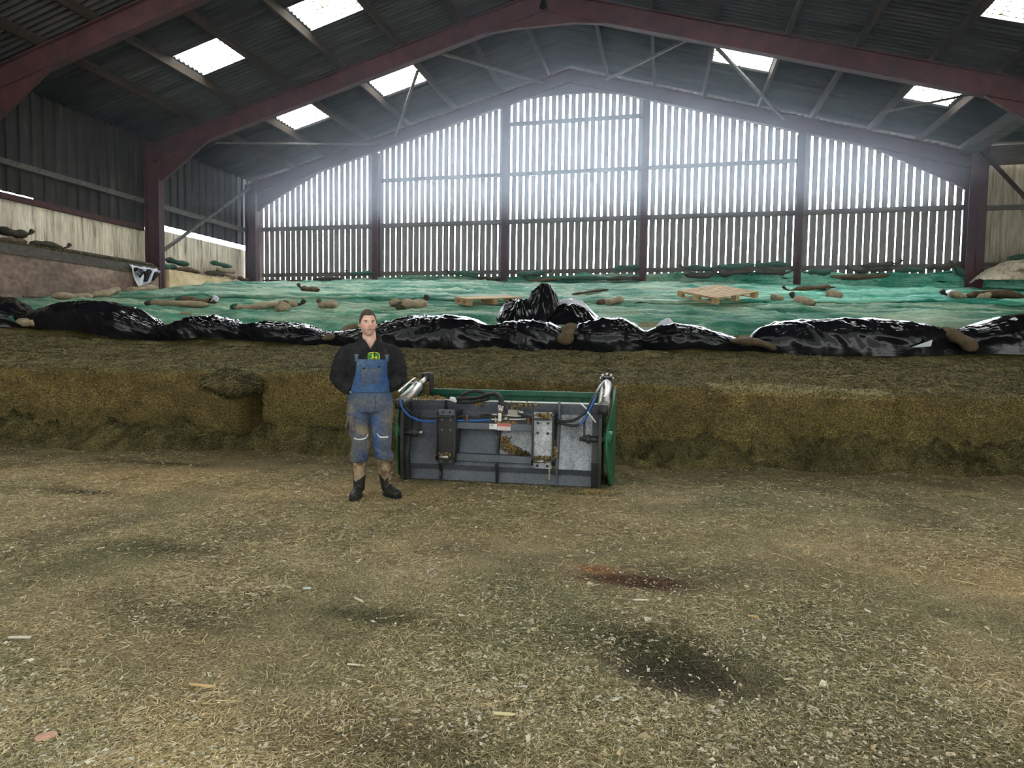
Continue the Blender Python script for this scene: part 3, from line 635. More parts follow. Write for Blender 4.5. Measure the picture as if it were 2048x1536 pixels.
# bags along the foot of the slatted wall
rw = [((-10.05, 3.86), (-9.15, 3.86), .085, G_, 'green gravel bag leaning on the rail left of the second gable post'),
      ((-11.35, 3.68), (-10.22, 3.66), .11, D_, 'dark brown gravel bag under the wall in the left gable bay'),
      ((-10.12, 3.56), (-9.15, 3.56), .09, D_, 'dark flat bag below the green one in the left gable bay'),
      ((-6.6, 3.81), (-5.56, 3.80), .10, G_, 'green gravel bag on the rail in the second gable bay'),
      ((-5.68, 3.63), (-4.98, 3.62), .10, D_, 'dark bag touching the third gable post from the left side'),
      ((-4.46, 3.79), (-3.5, 3.79), .10, G_, 'green gravel bag on the rail just right of the third gable post'),
      ((-4.1, 3.58), (-3.12, 3.58), .075, B_, 'brown gravel bag lying under the green one by the third gable post'),
      ((-1.55, 3.90), (-.78, 3.91), .10, G_, 'green gravel bag on the rail just left of the fourth gable post'),
      ((-3.1, 3.62), (-1.6, 3.62), .08, G_, 'long flat green roll at the wall foot behind the plastic peak'),
      ((.5, 3.88), (1.33, 3.88), .095, G_, 'upper green bag at the left end of the stacked row right of the fourth post'),
      ((.5, 3.68), (1.36, 3.68), .10, D_, 'lower dark bag at the left end of the stacked row right of the fourth post'),
      ((1.40, 3.92), (2.42, 3.93), .10, G_, 'upper bag in the middle of the stacked row'),
      ((1.38, 3.73), (2.37, 3.73), .10, D_, 'lower bag in the middle of the stacked row'),
      ((2.44, 3.93), (3.34, 3.94), .10, G_, 'upper bag of the stacked row next to the fifth gable post'),
      ((2.42, 3.73), (3.34, 3.73), .10, D_, 'lower bag of the stacked row next to the fifth gable post'),
      ((3.75, 3.70), (4.5, 3.76), .09, G_, 'green flattened bag just right of the fifth gable post'),
      ((4.4, 3.58), (5.88, 3.60), .085, B_, 'long brown bag at the wall foot in the right gable bay'),
      ((5.2, 3.90), (6.04, 3.91), .095, D_, 'grey-brown bag on top of the pile in the right gable bay'),
      ((4.92, 3.76), (6.0, 3.76), .085, D_, 'dark bag directly under the topmost grey one'),
      ((6.07, 3.73), (6.72, 3.74), .085, G_, 'dark green bag in the right gable bay between dark ones'),
      ((6.74, 3.79), (7.42, 3.83), .10, D_, 'dark bag near the red corner post at the right'),
      ((7.42, 3.80), (7.72, 3.58), .10, G_, 'bag slumping down against the red corner post at the right'),
      ((-13.2, 3.66), (-11.5, 3.62), .07, D_, 'dark roll along the wall foot at the left corner'),
      ((-8.75, 3.57), (-6.8, 3.58), .07, D_, 'dark long roll at the wall foot in the second gable bay'),
      ((-1.75, 3.6), (-.7, 3.6), .07, D_, 'dark flat roll at the wall foot left of the fourth post')]
for i, (a, b, r, mm, lab) in enumerate(rw):
    bag('gravel_bag', (a[0], 19.60, a[1]), (b[0], 19.60, b[1]), r, (mm, D_), lab, 'gravel bags at the foot of the slatted wall', seed=60 + i * 1.1, tail=(i % 3) - 1 if i not in (8, 16, 22, 23, 24) else 0)
sb = [((11.02, 3.83), (11.65, 3.84), .11, D_, 'upper dark gravel bag on the left wall ledge at the picture edge'),
      ((11.02, 3.66), (11.62, 3.66), .075, B_, 'lower brown bag on the left wall ledge at the picture edge'),
      ((11.72, 3.68), (12.58, 3.69), .09, D_, 'grey gravel bag on the left wall ledge before the timber'),
      ((15.72, 3.84), (16.7, 3.84), .095, G_, 'upper green gravel bag on the ledge past the left red post'),
      ((15.5, 3.66), (16.1, 3.66), .09, G_, 'lower green bag on the ledge against the left red post'),
      ((16.15, 3.66), (17.1, 3.66), .085, B_, 'brown bag on the ledge under the upper green one'),
      ((17.6, 4.0), (18.6, 4.02), .09, G_, 'topmost green bag in the heap near the far left corner'),
      ((17.85, 3.84), (18.75, 3.84), .095, T_, 'tan bag second from the top in the heap near the far left corner'),
      ((17.35, 3.69), (18.2, 3.69), .095, D_, 'dark bag at the foot of the heap near the far left corner'),
      ((18.3, 3.72), (18.84, 3.69), .085, T_, 'tan bag sloping down in the heap near the far left corner'),
      ((18.92, 3.70), (19.45, 3.62), .085, B_, 'brown bag nearest the corner post in the far left heap')]
for i, (a, b, r, mm, lab) in enumerate(sb):
    bag('gravel_bag', (-13.66, a[0], a[1]), (-13.66, b[0], b[1]), r, (mm, D_), lab, 'gravel bags on the left wall ledge', seed=90 + i * 1.9, tail=(1 if i in (0, 2) else (-1 if i == 3 else 0)))

# a scrap of plastic by the leftmost bags
k = MB(); n_ = 14
pts = [(-9.62 + .03 * math.sin(i), 12.25 + .1 * math.sin(i * .5), on_net(-9.62, 12.25) + .02 + .34 * math.sin(i / n_ * math.pi * .62)) for i in range(n_ + 1)]
sc = empty('plastic_scrap', pts[0], 0, 'torn scrap of white and dark plastic standing up beside the leftmost bags', 'plastic scrap')
k1 = MB(); k2 = MB()
for i in range(n_):
    t = i / n_
    a = Vector((.02 + .2 * t, .1 * t, .02 + .22 * math.sin(t * 2.4))); b = a + Vector((.05 + .03 * math.sin(i), -.12, -.10 - .03 * math.cos(i * 2)))
    a2 = Vector((.02 + .2 * (t + 1 / n_), .1 * (t + 1 / n_), .02 + .22 * math.sin((t + 1 / n_) * 2.4))); b2 = a2 + Vector((.05 + .03 * math.sin(i + 1), -.12, -.10 - .03 * math.cos(i * 2 + 2)))
    (k1 if t > .4 else k2).add([a, b, b2, a2], [(0, 1, 2, 3)])
for kk, nm, mm in ((k1, 'pale_side', m_white_pl), (k2, 'dark_side', m_plastic)):
    o = kk.build(nm, mm, sc, True); s = o.modifiers.new('s', 'SOLIDIFY'); s.thickness = .008

# ------------------------------------------------------------------ pallets
def pallet(loc, rz, tilt, w, d, label):
    r = empty('pallet', loc, 0, label, 'pallet', 'wooden pallets on the netting')
    r.rotation_mode = 'XYZ'; r.rotation_euler = (tilt[0], tilt[1], rz)
    nb = 9; bw = d / (nb + (nb - 1) * .32)
    for i in range(nb):
        y = i * bw * 1.32
        MB().box((0, y, .118), (w, y + bw, .14)).build('top_board', m_pallet, r, bevel=.003)
    for x in (0, w / 2 - .05, w - .1):
        MB().box((x, 0, .098), (x + .1, d, .117)).build('cross_board', m_pallet, r, bevel=.003)
        for y in (0, d / 2 - .07, d - .14):
            MB().box((x, y, .02), (x + .1, y + .14, .097)).build('block', m_pallet, r, bevel=.003)
        MB().box((x, 0, 0), (x + .1, d, .019)).build('bottom_board', m_pallet, r, bevel=.003)
    return r
zA = on_net(-3.9, 12.8); pallet((-3.92, 12.8, zA + .05), math.radians(33), (.11, -.07, 0), 1.2, 1.0, 'wooden pallet with dark end blocks left of the black plastic peak')
zB = on_net(1.0, 14.2); pallet((1.02, 14.2, zB + .04), math.radians(39), (.20, -.165, 0), 1.2, 1.2, 'pale wooden pallet with slatted top lying alone right of the centre')

# ------------------------------------------------------------------ barn shell
Y0, Y1 = -8.0, 20.25
XL, XR, XA = -13.9, 7.9, -2.95
SL = (10.0 - 7.07) / (XA + 13.89); SR = (9.98 - 6.95) / (7.9 - XA)
def zroof(x): return 7.07 + SL * (x + 13.89) if x <= XA else 6.95 + SR * (7.9 - x)
XB = [-14.25, -12.25, -10.87, -9.62, -8.02, -6.66, -5.1, -3.7, XA, -2.2, -.6, 1.02, 2.37, 3.75, 5.36, 6.42, 8.05]
cor = .146
ny = int((Y1 - Y0) / (cor / 6)); yr = Y0 + np.arange(ny + 1) * (cor / 6)
holes = {}
for b in (0, 1, 2, 3, 4, 5):
    for xa in (-10.87, -8.02, 1.02, 5.36):
        ya = {0: 16.82, 1: 12.82, 2: 8.3, 3: 4.2, 4: .2, 5: -4.4}[b]
        holes[(xa, b)] = (int((ya - Y0) / (cor / 6)), int((ya - Y0 + 1.022) / (cor / 6)))
cz = .028 * np.cos(2 * math.pi * (yr - Y0) / cor)
v = []; f = []; nyv = len(yr)
for x in XB:
    for j, y in enumerate(yr): v.append((x, y, zroof(x) + .05 + cz[j] + .04 * (0)))
for i in range(len(XB) - 1):
    cut = [h for (xa, b), h in holes.items() if abs(xa - XB[i]) < 1e-6]
    for j in range(nyv - 1):
        if any(a <= j < b for a, b in cut): continue
        f.append((i * nyv + j, i * nyv + j + 1, (i + 1) * nyv + j + 1, (i + 1) * nyv + j))
ro = mk('roof', v, f, m_roof, smooth=True); s = ro.modifiers.new('s', 'SOLIDIFY'); s.thickness = .012
tag(ro, 'dark corrugated fibre cement barn roof', 'roof', kind='structure')
ordn = {(-10.87, 0): 'low on the left roof slope in the farthest bay', (-8.02, 0): 'high on the left roof slope, crossed by a brace',
        (-10.87, 1): 'low on the left roof slope in the second bay', (-8.02, 1): 'high on the left, cut by the top of the picture',
        (1.02, 0): 'high on the right roof slope, crossed by a brace', (5.36, 0): 'low on the right roof slope in the farthest bay',
        (5.36, 1): 'in the top right corner of the picture', (1.02, 1): 'upper right slope of the second bay above the picture'}
for (xa, b), (a0, a1) in holes.items():
    i = [abs(x - xa) < 1e-6 for x in XB].index(True); x0, x1 = XB[i], XB[i + 1]
    js = np.arange(a0, a1 + 1); vv = []
    for x in (x0, (x0 + x1) / 2, x1):
        for j in js: vv.append((x, yr[j], zroof(x) + .045 + cz[j]))
    o = mk('rooflight', vv, grid_faces(3, len(js)), m_light, smooth=True)
    tag(o, 'bright translucent rooflight ' + ordn.get((xa, b), 'over the near floor'), 'rooflight', 'rooflights', 'structure' if b > 1 or (xa, b) == (1.02, 1) else None)
# purlins
for k_, (x, lab) in enumerate(((-12.2, 'lowest timber purlin on the left roof slope'), (-10.92, 'second timber purlin up the left roof slope, lit by a rooflight'), (-9.5, 'third timber purlin up the left roof slope'),
        (-8.08, 'fourth timber purlin up the left roof slope, lit by a rooflight'), (-6.55, 'fifth timber purlin up the left roof slope'), (-5.0, 'sixth timber purlin up the left roof slope'), (-3.62, 'timber purlin left of the ridge'),
        (-1.85, 'timber purlin right of the ridge'), (-.48, 'second timber purlin right of the ridge'), (.92, 'timber purlin along the top edge of the upper right rooflights'), (2.42, 'timber purlin along the lower edge of the upper right rooflights'),
        (3.8, 'fourth timber purlin from the right eaves'), (5.28, 'third timber purlin from the right eaves'), (6.52, 'second timber purlin from the right eaves, lit by a rooflight'))):
    z = zroof(x)
    o = MB().box((x - .035, Y0, z - .185), (x + .035, Y1 - .1, z + .01)).build('purlin', m_timber, bevel=.004)
    tag(o, lab, 'purlin', 'timber roof purlins', 'structure')
o = MB().box((7.45, Y0, 6.72), (7.8, Y1, 7.0)).build('valley_beam', m_rail); tag(o, 'dark beam along the right eaves towards the lean-to', 'beam', kind='structure')
# portal frames: an I-section rafter each side, with haunches
def isec(name, p, q, depth, fw, m, lab, y):
    k = MB(); p = Vector(p); q = Vector(q); d = (q - p).normalized(); u = Vector((0, 1, 0)).cross(d)
    if u.z < 0: u = -u
    t = .022
    for (ua, ub, w) in ((-t, 0, fw), (-depth, -depth + t, fw), (-depth, 0, .016)):
        vv = []
        for c in (p, q):
            for a, b in ((ua, -w / 2), (ua, w / 2), (ub, w / 2), (ub, -w / 2)): vv.append(c + u * a + Vector((0, b, 0)))
        k.add(vv, [(0, 1, 2, 3), (7, 6, 5, 4), (0, 4, 5, 1), (1, 5, 6, 2), (2, 6, 7, 3), (3, 7, 4, 0)])
    o = k.build(name, m); return tag(o, lab, 'steel beam', 'portal frame steels', 'structure')
frames = [(19.72, .40, 'against the slatted wall'), (15.4, .46, 'one bay in front of the slatted wall'), (10.8, .46, 'two bays in front of the slatted wall'), (6.2, .46, 'over the middle of the floor'), (1.6, .46, 'above the camera'), (-3.0, .46, 'behind the camera'), (-7.4, .46, 'at the open front')]
for y, dp, lab in frames:
    lz = lambda x: zroof(x) - .19
    isec('rafter', (XL + .1, y, lz(XL + .1)), (XA, y, lz(XA)), dp, .18, m_steel, 'left red-brown steel rafter ' + lab, y)
    isec('rafter', (XA, y, lz(XA)), (XR, y, lz(XR)), dp, .18, m_steel, 'right red-brown steel rafter ' + lab, y)
    for s_, x0 in ((1, XL + .45), (-1, XR - .2)):
        xq = x0 + s_ * (1.5 if y < 19 else 2.4)
        k = MB().prism([(x0, lz(x0) - dp), (x0, lz(x0) - dp - .62), (x0 + s_ * .35, lz(x0 + s_ * .35) - dp - .5), (xq, lz(xq) - dp - .012), (xq, lz(xq) - dp + .02), (x0, lz(x0) - dp + .02)], 'y', y - .04, y + .04)
        tag(k.build('haunch', m_steel), ('left' if s_ > 0 else 'right') + ' eaves haunch of the frame ' + lab, 'haunch', 'portal frame steels', 'structure')
    k = MB().prism([(XA - 1.5, lz(XA - 1.5) - dp + .01), (XA - .7, lz(XA) - dp - .33), (XA + .7, lz(XA) - dp - .33), (XA + 1.5, lz(XA + 1.5) - dp + .01), (XA, lz(XA) - dp + .02)], 'y', y - .05, y + .05)
    tag(k.build('apex_haunch', m_steel), 'apex plate of the frame ' + lab, 'haunch', 'portal frame steels', 'structure')
def icol(x, y, z0, z1, depth, fw, lab, along='x', name='column'):
    k = MB(); t = .022
    if along == 'x':
        for a, b, w in ((-depth / 2, -depth / 2 + t, fw), (depth / 2 - t, depth / 2, fw), (-depth / 2, depth / 2, .018)):
            k.box((x + a, y - w / 2, z0), (x + b, y + w / 2, z1))
    else:
        for a, b, w in ((-depth / 2, -depth / 2 + t, fw), (depth / 2 - t, depth / 2, fw), (-depth / 2, depth / 2, .018)):
            k.box((x - w / 2, y + a, z0), (x + w / 2, y + b, z1))
    return tag(k.build(name, m_steel), lab, 'column', 'red steel columns', 'structure')
icol(-13.72, 15.4, 0, 7.0, .46, .2, 'red steel column on the left wall, one bay from the back corner')
icol(-13.72, 10.8, 0, 7.0, .46, .2, 'red steel column on the left wall, just outside the left of the picture')
icol(-13.68, 19.72, 0, 6.9, .4, .24, 'red steel corner column at the back left')
icol(7.86, 19.66, 0, 6.9, .32, .42, 'thick red steel corner column at the back right', 'y')
icol(7.86, 15.4, 3.0, 6.9, .3, .3, 'red steel column right of the picture, one bay from the back', 'y')
for x, lab in ((-9.17, 'second gable column from the left, red-brown steel'), (-4.88, 'third gable column from the left, red-brown steel'), (-.68, 'fourth gable column from the left, red-brown steel'), (3.56, 'fifth gable column from the left, red-brown steel')):
    icol(x, 19.76, 0, zroof(x) - .6, .22, .19, lab, 'y')

# slatted back wall: boards with gaps, one wall
k = MB(); kl = MB()
bx = np.arange(-13.62, 7.75, .2016)
for x in bx:
    zt_ = min(zroof(x), zroof(x + .15)) + .02
    j = random.uniform(-.004, .004)
    k.box((x + j, 20.02, 5.43), (x + .146 + j, 20.045, zt_))
    kl.box((x - .012 + j, 20.035, 2.4), (x + .157 + j, 20.06, 5.43))
o = k.build('wall_back', m_board); tag(o, 'upper slatted gable wall of spaced vertical boards', 'wall', kind='structure')
o = kl.build('wall_back', m_board); tag(o, 'lower slatted gable wall of closer vertical boards', 'wall', kind='structure')
for (xa, xb, z, h, lab) in ((-13.5, 7.7, 5.43, .14, 'long horizontal rail across the slatted wall at half height'), (-9.1, 3.5, 6.88, .11, 'upper horizontal rail across the middle of the slatted wall'), (-4.8, -.7, 8.40, .11, 'short topmost rail of the slatted wall'), (-13.5, 7.7, 3.88, .13, 'low rail at the foot of the slatted wall')):
    o = MB().box((xa, 19.93, z - h / 2), (xb, 20.02, z + h / 2)).build('rail', m_rail); tag(o, lab, 'rail', 'rails of the slatted wall', 'structure')
o = MB().box((-13.6, 19.92, 2.4), (7.8, 20.0, 3.64)).build('kick_boards', m_bag_dark); tag(o, 'dark retaining boards at the foot of the slatted wall', 'board', kind='structure')

# left wall: box-profile cladding above, cream panels, ledge, pit wall
def clad(name, axis, a0, a1, z0, z1, pos, m, pitch=.30, deep=.035, lab='', solid=True):
    P = []; a = a0
    while a < a1:
        for da, dd in ((0, 0), (pitch * .55, 0), (pitch * .65, deep), (pitch * .9, deep)): P.append((a + da, dd))
        a += pitch
    v = []; n = len(P)
    for z in (z0, z1):
        for u, dd in P: v.append((pos - dd, u, z) if axis == 'y' else (u, pos + dd, z))
    f = [(i, i + 1, i + 1 + n, i + n) for i in range(n - 1)]
    o = mk(name, v, f, m); s = o.modifiers.new('s', 'SOLIDIFY'); s.thickness = .01
    return tag(o, lab, 'wall', kind='structure')
clad('wall_left', 'y', 12.1, 15.45, 4.70, 7.12, -13.99, m_sheet, lab='dark cladding high on the left wall, second bay')
clad('wall_left', 'y', Y0, 12.35, 4.745, 7.12, -13.98, m_sheet, lab='dark cladding high on the left wall towards the front')
clad('wall_left', 'y', 15.45, 20.2, 4.86, 7.12, -13.98, m_sheet, lab='dark cladding high on the left wall in the farthest bay')
for ya, yb, z, lab in ((Y0, 15.2, 5.36, 'timber rail across the left cladding, near bays'), (15.6, 19.6, 5.36, 'timber rail across the left cladding, farthest bay')):
    o = MB().box((-13.97, ya, z - .06), (-13.85, yb, z + .06)).build('rail', m_rail); tag(o, lab, 'rail', kind='structure')
o = MB().box((-13.99, Y0, 4.56), (-13.86, 15.2, 4.69)).build('rail', mat('dark red rail', [(.3, (.035, .012, .011)), (.7, (.08, .03, .026))], 4., .8)); tag(o, 'dark red rail over the cream panel on the left wall', 'rail', kind='structure')
o = MB().box((-14.02, Y0, 3.3), (-13.95, 15.3, 4.60)).build('wall_left_panel', m_cream); tag(o, 'streaked cream panel on the left wall, near bays', 'wall', kind='structure')
o = MB().box((-14.02, 15.5, 3.3), (-13.95, 19.9, 4.70)).build('wall_left_panel', m_cream); tag(o, 'streaked cream panel on the left wall in the farthest bay', 'wall', kind='structure')
o = MB().box((-13.94, Y0, 3.4), (-13.44, 15.2, 3.56)).build('ledge', m_rail); tag(o, 'timber ledge on the left pit wall', 'ledge', kind='structure')
o = MB().box((-13.72, 12.4, 3.56), (-13.5, 15.1, 3.66)).build('timber_beam', m_rail, bevel=.01); tag(o, 'long grey timber lying on the left wall ledge', 'timber')
k = MB().box((-13.95, Y0, 0), (-13.42, 15.18, 3.4))
o = k.build('wall_left_pit', m_brownwall); tag(o, 'brown stained pit wall at the left', 'wall', kind='structure')
o = MB().box((-13.43, Y0, 3.33), (-13.39, 14.3, 3.41)).build('trim_1', m_rail); tag(o, 'edge strip along the top of the brown pit wall', 'trim', kind='structure')
o = MB().box((-13.43, 11.3, 2.44), (-13.395, 13.6, 2.49)).build('trim_2', m_rail); tag(o, 'pale seam low on the brown pit wall', 'trim', kind='structure')
o = MB().box((-13.95, 15.62, 0), (-13.46, 19.9, 3.56)).build('wall_left_pit', m_concrete); tag(o, 'yellowed concrete pit wall past the left column', 'wall', kind='structure')
n = 5000; Pp = np.stack([-13.44 - .2 * rng.uniform(0, 1, n) ** 2, rng.uniform(10.9, 15.1, n), 3.56 + rng.uniform(0, .03, n)], -1)
strips('loose_silage', Pp, np.tile([0, 0, 1.], (n, 1)) + rng.normal(0, .4, (n, 3)), rng.gamma(3, .012, n), rng.uniform(.004, .01, n), pp[rng.integers(0, 6, n)], 'dry silage crumbs on the left wall ledge', 'silage', .01)
# torn silver and black plastic hanging by the left column
k = MB(); nu, nv = 26, 12; vv = []
for i in range(nu):
    t = i / (nu - 1); y = 14.12 + 1.0 * t
    drop = .60 * max(0, 1 - abs(t - .22) / (.78 if t > .22 else .3)) + .05
    for j in range(nv):
        u = j / (nv - 1)
        vv.append((-13.36 + .03 * math.sin(t * 17 + u * 4) + .03 * u, y + .1 * u * (1 - t), 3.50 - drop * u + .012 * math.sin(t * 30)))
tp = mk('torn_plastic', vv, grid_faces(nu, nv), m_white_pl, None, True); s = tp.modifiers.new('s', 'SOLIDIFY'); s.thickness = .006
tag(tp, 'torn silvery plastic hanging in a point beside the left red column', 'plastic scrap')
vv = []
for i in range(20):
    t = i / 19; y = 14.24 + .85 * t
    for j in range(8):
        u = j / 7; vv.append((-13.325 + .02 * math.sin(t * 21 + u * 5), y, 3.44 - u * (.06 + .26 * math.sin(t * math.pi) ** .7) + .02 * math.sin(t * 13)))
o = mk('dark_fold', vv, grid_faces(20, 8), m_plastic, tp, True); o['label'] = 'dark grey fold'; s = o.modifiers.new('s', 'SOLIDIFY'); s.thickness = .006

# braces
for p, q, w, lab in (((-6.45, 16.38, 8.68), (-8.45, 19.55, 8.12), .07, 'steel brace crossing the upper rooflight of the far left slope'),
                     ((-12.33, 16.11, 7.10), (-8.96, 19.8, 7.98), .06, 'long thin brace under the left roof slope of the farthest bay'),
                     ((-5.64, 16.02, 8.90), (-3.69, 19.5, 9.38), .07, 'roof brace left of the ridge'),
                     ((.96, 16.05, 8.52), (3.07, 19.6, 7.92), .07, 'steel brace crossing the upper right rooflight'),
                     ((6.56, 15.6, 6.96), (5.0, 17.9, 7.38), .05, 'thin brace crossing the lower right rooflight'),
                     ((.50, 15.75, 8.65), (-1.85, 19.4, 9.28), .07, 'roof brace right of the ridge'),
                     ((-13.6, 15.45, 4.00), (-13.6, 19.5, 6.74), .09, 'diagonal steel brace on the left wall crossing the bright gap'),
                     ((7.83, 19.45, 6.80), (9.6, 19.45, 4.70), .09, 'diagonal timber brace right of the corner column')):
    o = MB().bar(p, q, w, w * .8).build('brace', m_rail if 'timber' not in lab else m_timber); tag(o, lab, 'brace', 'roof and wall braces', 'structure')

# lean-to on the right
clad('wall_back_leanto', 'x', 7.95, 14.0, 2.5, 6.6, 20.06, m_sheet2, .24, .04, 'brown box profile wall of the lean-to at the right')
for z in (5.40, 3.9):
    o = MB().box((8.0, 19.94, z - .06), (14, 20.04, z + .06)).build('rail', m_rail); tag(o, ('upper' if z > 5 else 'lower') + ' rail on the lean-to wall at the right', 'rail', kind='structure')
o = MB().box((8.0, 19.8, 6.5), (14, 19.95, 6.98)).build('beam', m_rail); tag(o, 'dark beam over the lean-to wall at the right', 'beam', kind='structure')
v = []
for x in (7.7, 14.3):
    for j, y in enumerate(yr): v.append((x, y, 7.12 - .03 * (x - 7.7) + cz[j]))
o = mk('roof_leanto', v, grid_faces(2, nyv), m_roof, smooth=True); s = o.modifiers.new('s', 'SOLIDIFY'); s.thickness = .012
tag(o, 'corrugated lean-to roof at the right', 'roof', kind='structure')
o = MB().box((14.0, 3.0, 0), (14.15, 20.1, 7.0)).build('wall_right', m_sheet2); tag(o, 'right wall of the lean-to', 'wall', kind='structure')
# bundled tarpaulin in the right corner
xs_ = np.linspace(7.75, 11.0, 70); us = np.linspace(0, 1, 26); vv = []
for x in xs_:
    for u in us:
        h = np.interp(x, [7.75, 8.1, 8.6, 9.3, 11], [.06, .30, .52, .68, .7])
        vv.append((x, 18.6 + 1.15 * u, 3.36 + (h + .16 * (float(ridge(x * 2.2 + u, u * 3.2 + x, 2., 3)) - .45)) * math.sin(min(1, u * 1.6) * math.pi / 2) ** .8))
tb = mk('tarpaulin', vv, grid_faces(70, 26), m_cream, None, True); s = tb.modifiers.new('s', 'SOLIDIFY'); s.thickness = .01
tag(tb, 'dirty cream tarpaulin bundled up at the right edge beyond the corner column', 'tarpaulin')
bag('gravel_bag', (8.5, 19.25, 3.98), (10.2, 19.25, 4.15), .09, (G_, D_), 'green roll on top of the cream tarpaulin at the right edge', 'rolls on the tarpaulin', seed=3)

# ------------------------------------------------------------------ shear grab
G = empty('shear_grab', (-2.85, 6.90, -.01), math.atan2(.12, 2.24), 'grey and green hydraulic shear grab standing on the floor, back plate to the front', 'shear grab')
def arr(o, fn): return o
prof = [(0, 0), (.035, .125), (-.03, .20), (.20, .785), (.165, .905)]
def yat(z):
    zz = [p[1] for p in prof]; return float(np.interp(z, zz, [p[0] for p in prof]))
for i, (nm, m_, lab) in enumerate((('lower_panel', m_slate, None), ('fold_band', m_slate, None), ('back_panel', m_slate, None), ('upper_band', m_slate, None))):
    (y0, z0), (y1, z1) = prof[i], prof[i + 1]
    k = MB().prism([(y0, z0), (y1, z1), (y1 + .012, z1), (y0 + .012, z0)], 'x', .03, 2.19)
    k.build(nm, m_, G)
k = MB(); d_ = .004
k.prism([(yat(.205) - d_, .205), (yat(.775) - d_, .775), (yat(.775) - d_ + .003, .775), (yat(.205) - d_ + .003, .205)], 'x', 1.765, 2.175)
o = k.build('scuffed_panel', m_worn, G); o['label'] = 'scuffed silvery right panel'
k = MB().prism([(yat(.34) - d_, .34), (yat(.62) - d_, .62), (yat(.62) - d_ + .003, .62), (yat(.34) - d_ + .003, .34)], 'x', 1.10, 1.49)
o = k.build('scuffed_panel', m_worn, G); o['label'] = 'scuffed middle panel'
MB().box((.04, .158, .902), (2.19, .185, .918)).build('top_edge', m_wlabel, G, bevel=.002)
k = MB()
for i in range(70): k.ell((.06 + i * .0305 + random.uniform(-.004, .004), .028, .128 + random.uniform(-.002, .002)), (.012, .006, .0045), 6, 4)
k.build('weld_bead', m_chrome, G)
MB().box((.03, 0, 0), (2.19, .85, .02)).build('floor_plate', m_dark, G)
endp = [(-.10, .02), (-.13, .30), (-.12, .62), (-.11, .78), (-.05, .88), (.06, .905), (.20, .88), (.62, .55), (.85, .1), (.85, 0), (-.02, 0)]
MB().prism(endp, 'x', -.01, .03).build('end_plate', m_dark, G, bevel=.004)
MB().prism(endp, 'x', 2.19, 2.225).build('end_plate', m_dark, G, bevel=.004)
for x0, x1 in ((.03, .10), (2.12, 2.19)):                       # inner cheek straps
    MB().prism([(-.06, .03), (-.10, .30), (.02, .80), (.05, .80), (-.04, .30), (0, .03)], 'x', x0, x1 if x0 > 1 else x0 + .05).build('cheek_strip', m_dark, G)
# hanging stiffener bars with pivot pins
for x, s, lab in ((.06, 1, 0), (2.16, -1, 1)):
    k = MB().tube([(x - s * .08, -.06, .55), (x + s * .14, -.06, .55)], .032, 16).tube([(x + s * .06, -.06, .55), (x + s * .10, -.06, .55)], .047, 16)
    p = k.build('pivot_pin', m_dark, G, True)
    MB().tube([(x + s * .14, -.06, .55), (x + s * .175, -.06, .55)], .024, 6).build('pin_nut', m_chrome if s > 0 else m_dark, p)
    MB().box((x + s * .125 - .012, -.045, .56), (x + s * .125 + .012, -.02, .78)).build('lock_bar', m_dark, G)
# green moving frame
side = [(.40, 1.06), (.16, .90), (-.02, .66), (-.07, .54), (-.04, .36), (.10, .05), (.22, .01), (.70, .06), (.98, .45), (1.0, .95), (.70, 1.06)]
for x, lab in ((-.075, 'a'), (2.262, 'b')):
    g = MB().prism(side, 'x', x, x + .022).build('side_frame', m_green, G, bevel=.003)
    MB().tube([(x + .011, y, z) for y, z in side + side[:1]], .014, 8).build('edge_rim', m_green, g, True)
    MB().tube([(x - .02, -.0, .56), (x + .05, -.0, .56)], .075, 20).build('hub_boss', m_green, g, True)
    sg = 1 if x > 1 else -1
    for q in [g] + list(g.children):
        for vv_ in q.data.vertices: vv_.co.x += sg * min(max((vv_.co.y + .06) * .24, 0), .068)
k = MB().box((0.0, .93, .825), (2.24, .99, .895)); b_ = k.build('top_bar', m_green, G, bevel=.006); b_.location.z = .09
MB().box((.0, .95, .55), (2.24, .965, .92)).build('inner_panel', m_green, G)
for x in np.linspace(.1, 2.1, 14):
    MB().tube([(x, .97, .86), (x, 1.05, .5), (x, 1.0, .12)], [.022, .018, .006], 8).build('tine', m_green, G, True)
for x in (.9, 1.45, 1.92): MB().box((x - .008, .90, .82), (x + .008, .95, .92)).build('bar_lug', m_green, G)
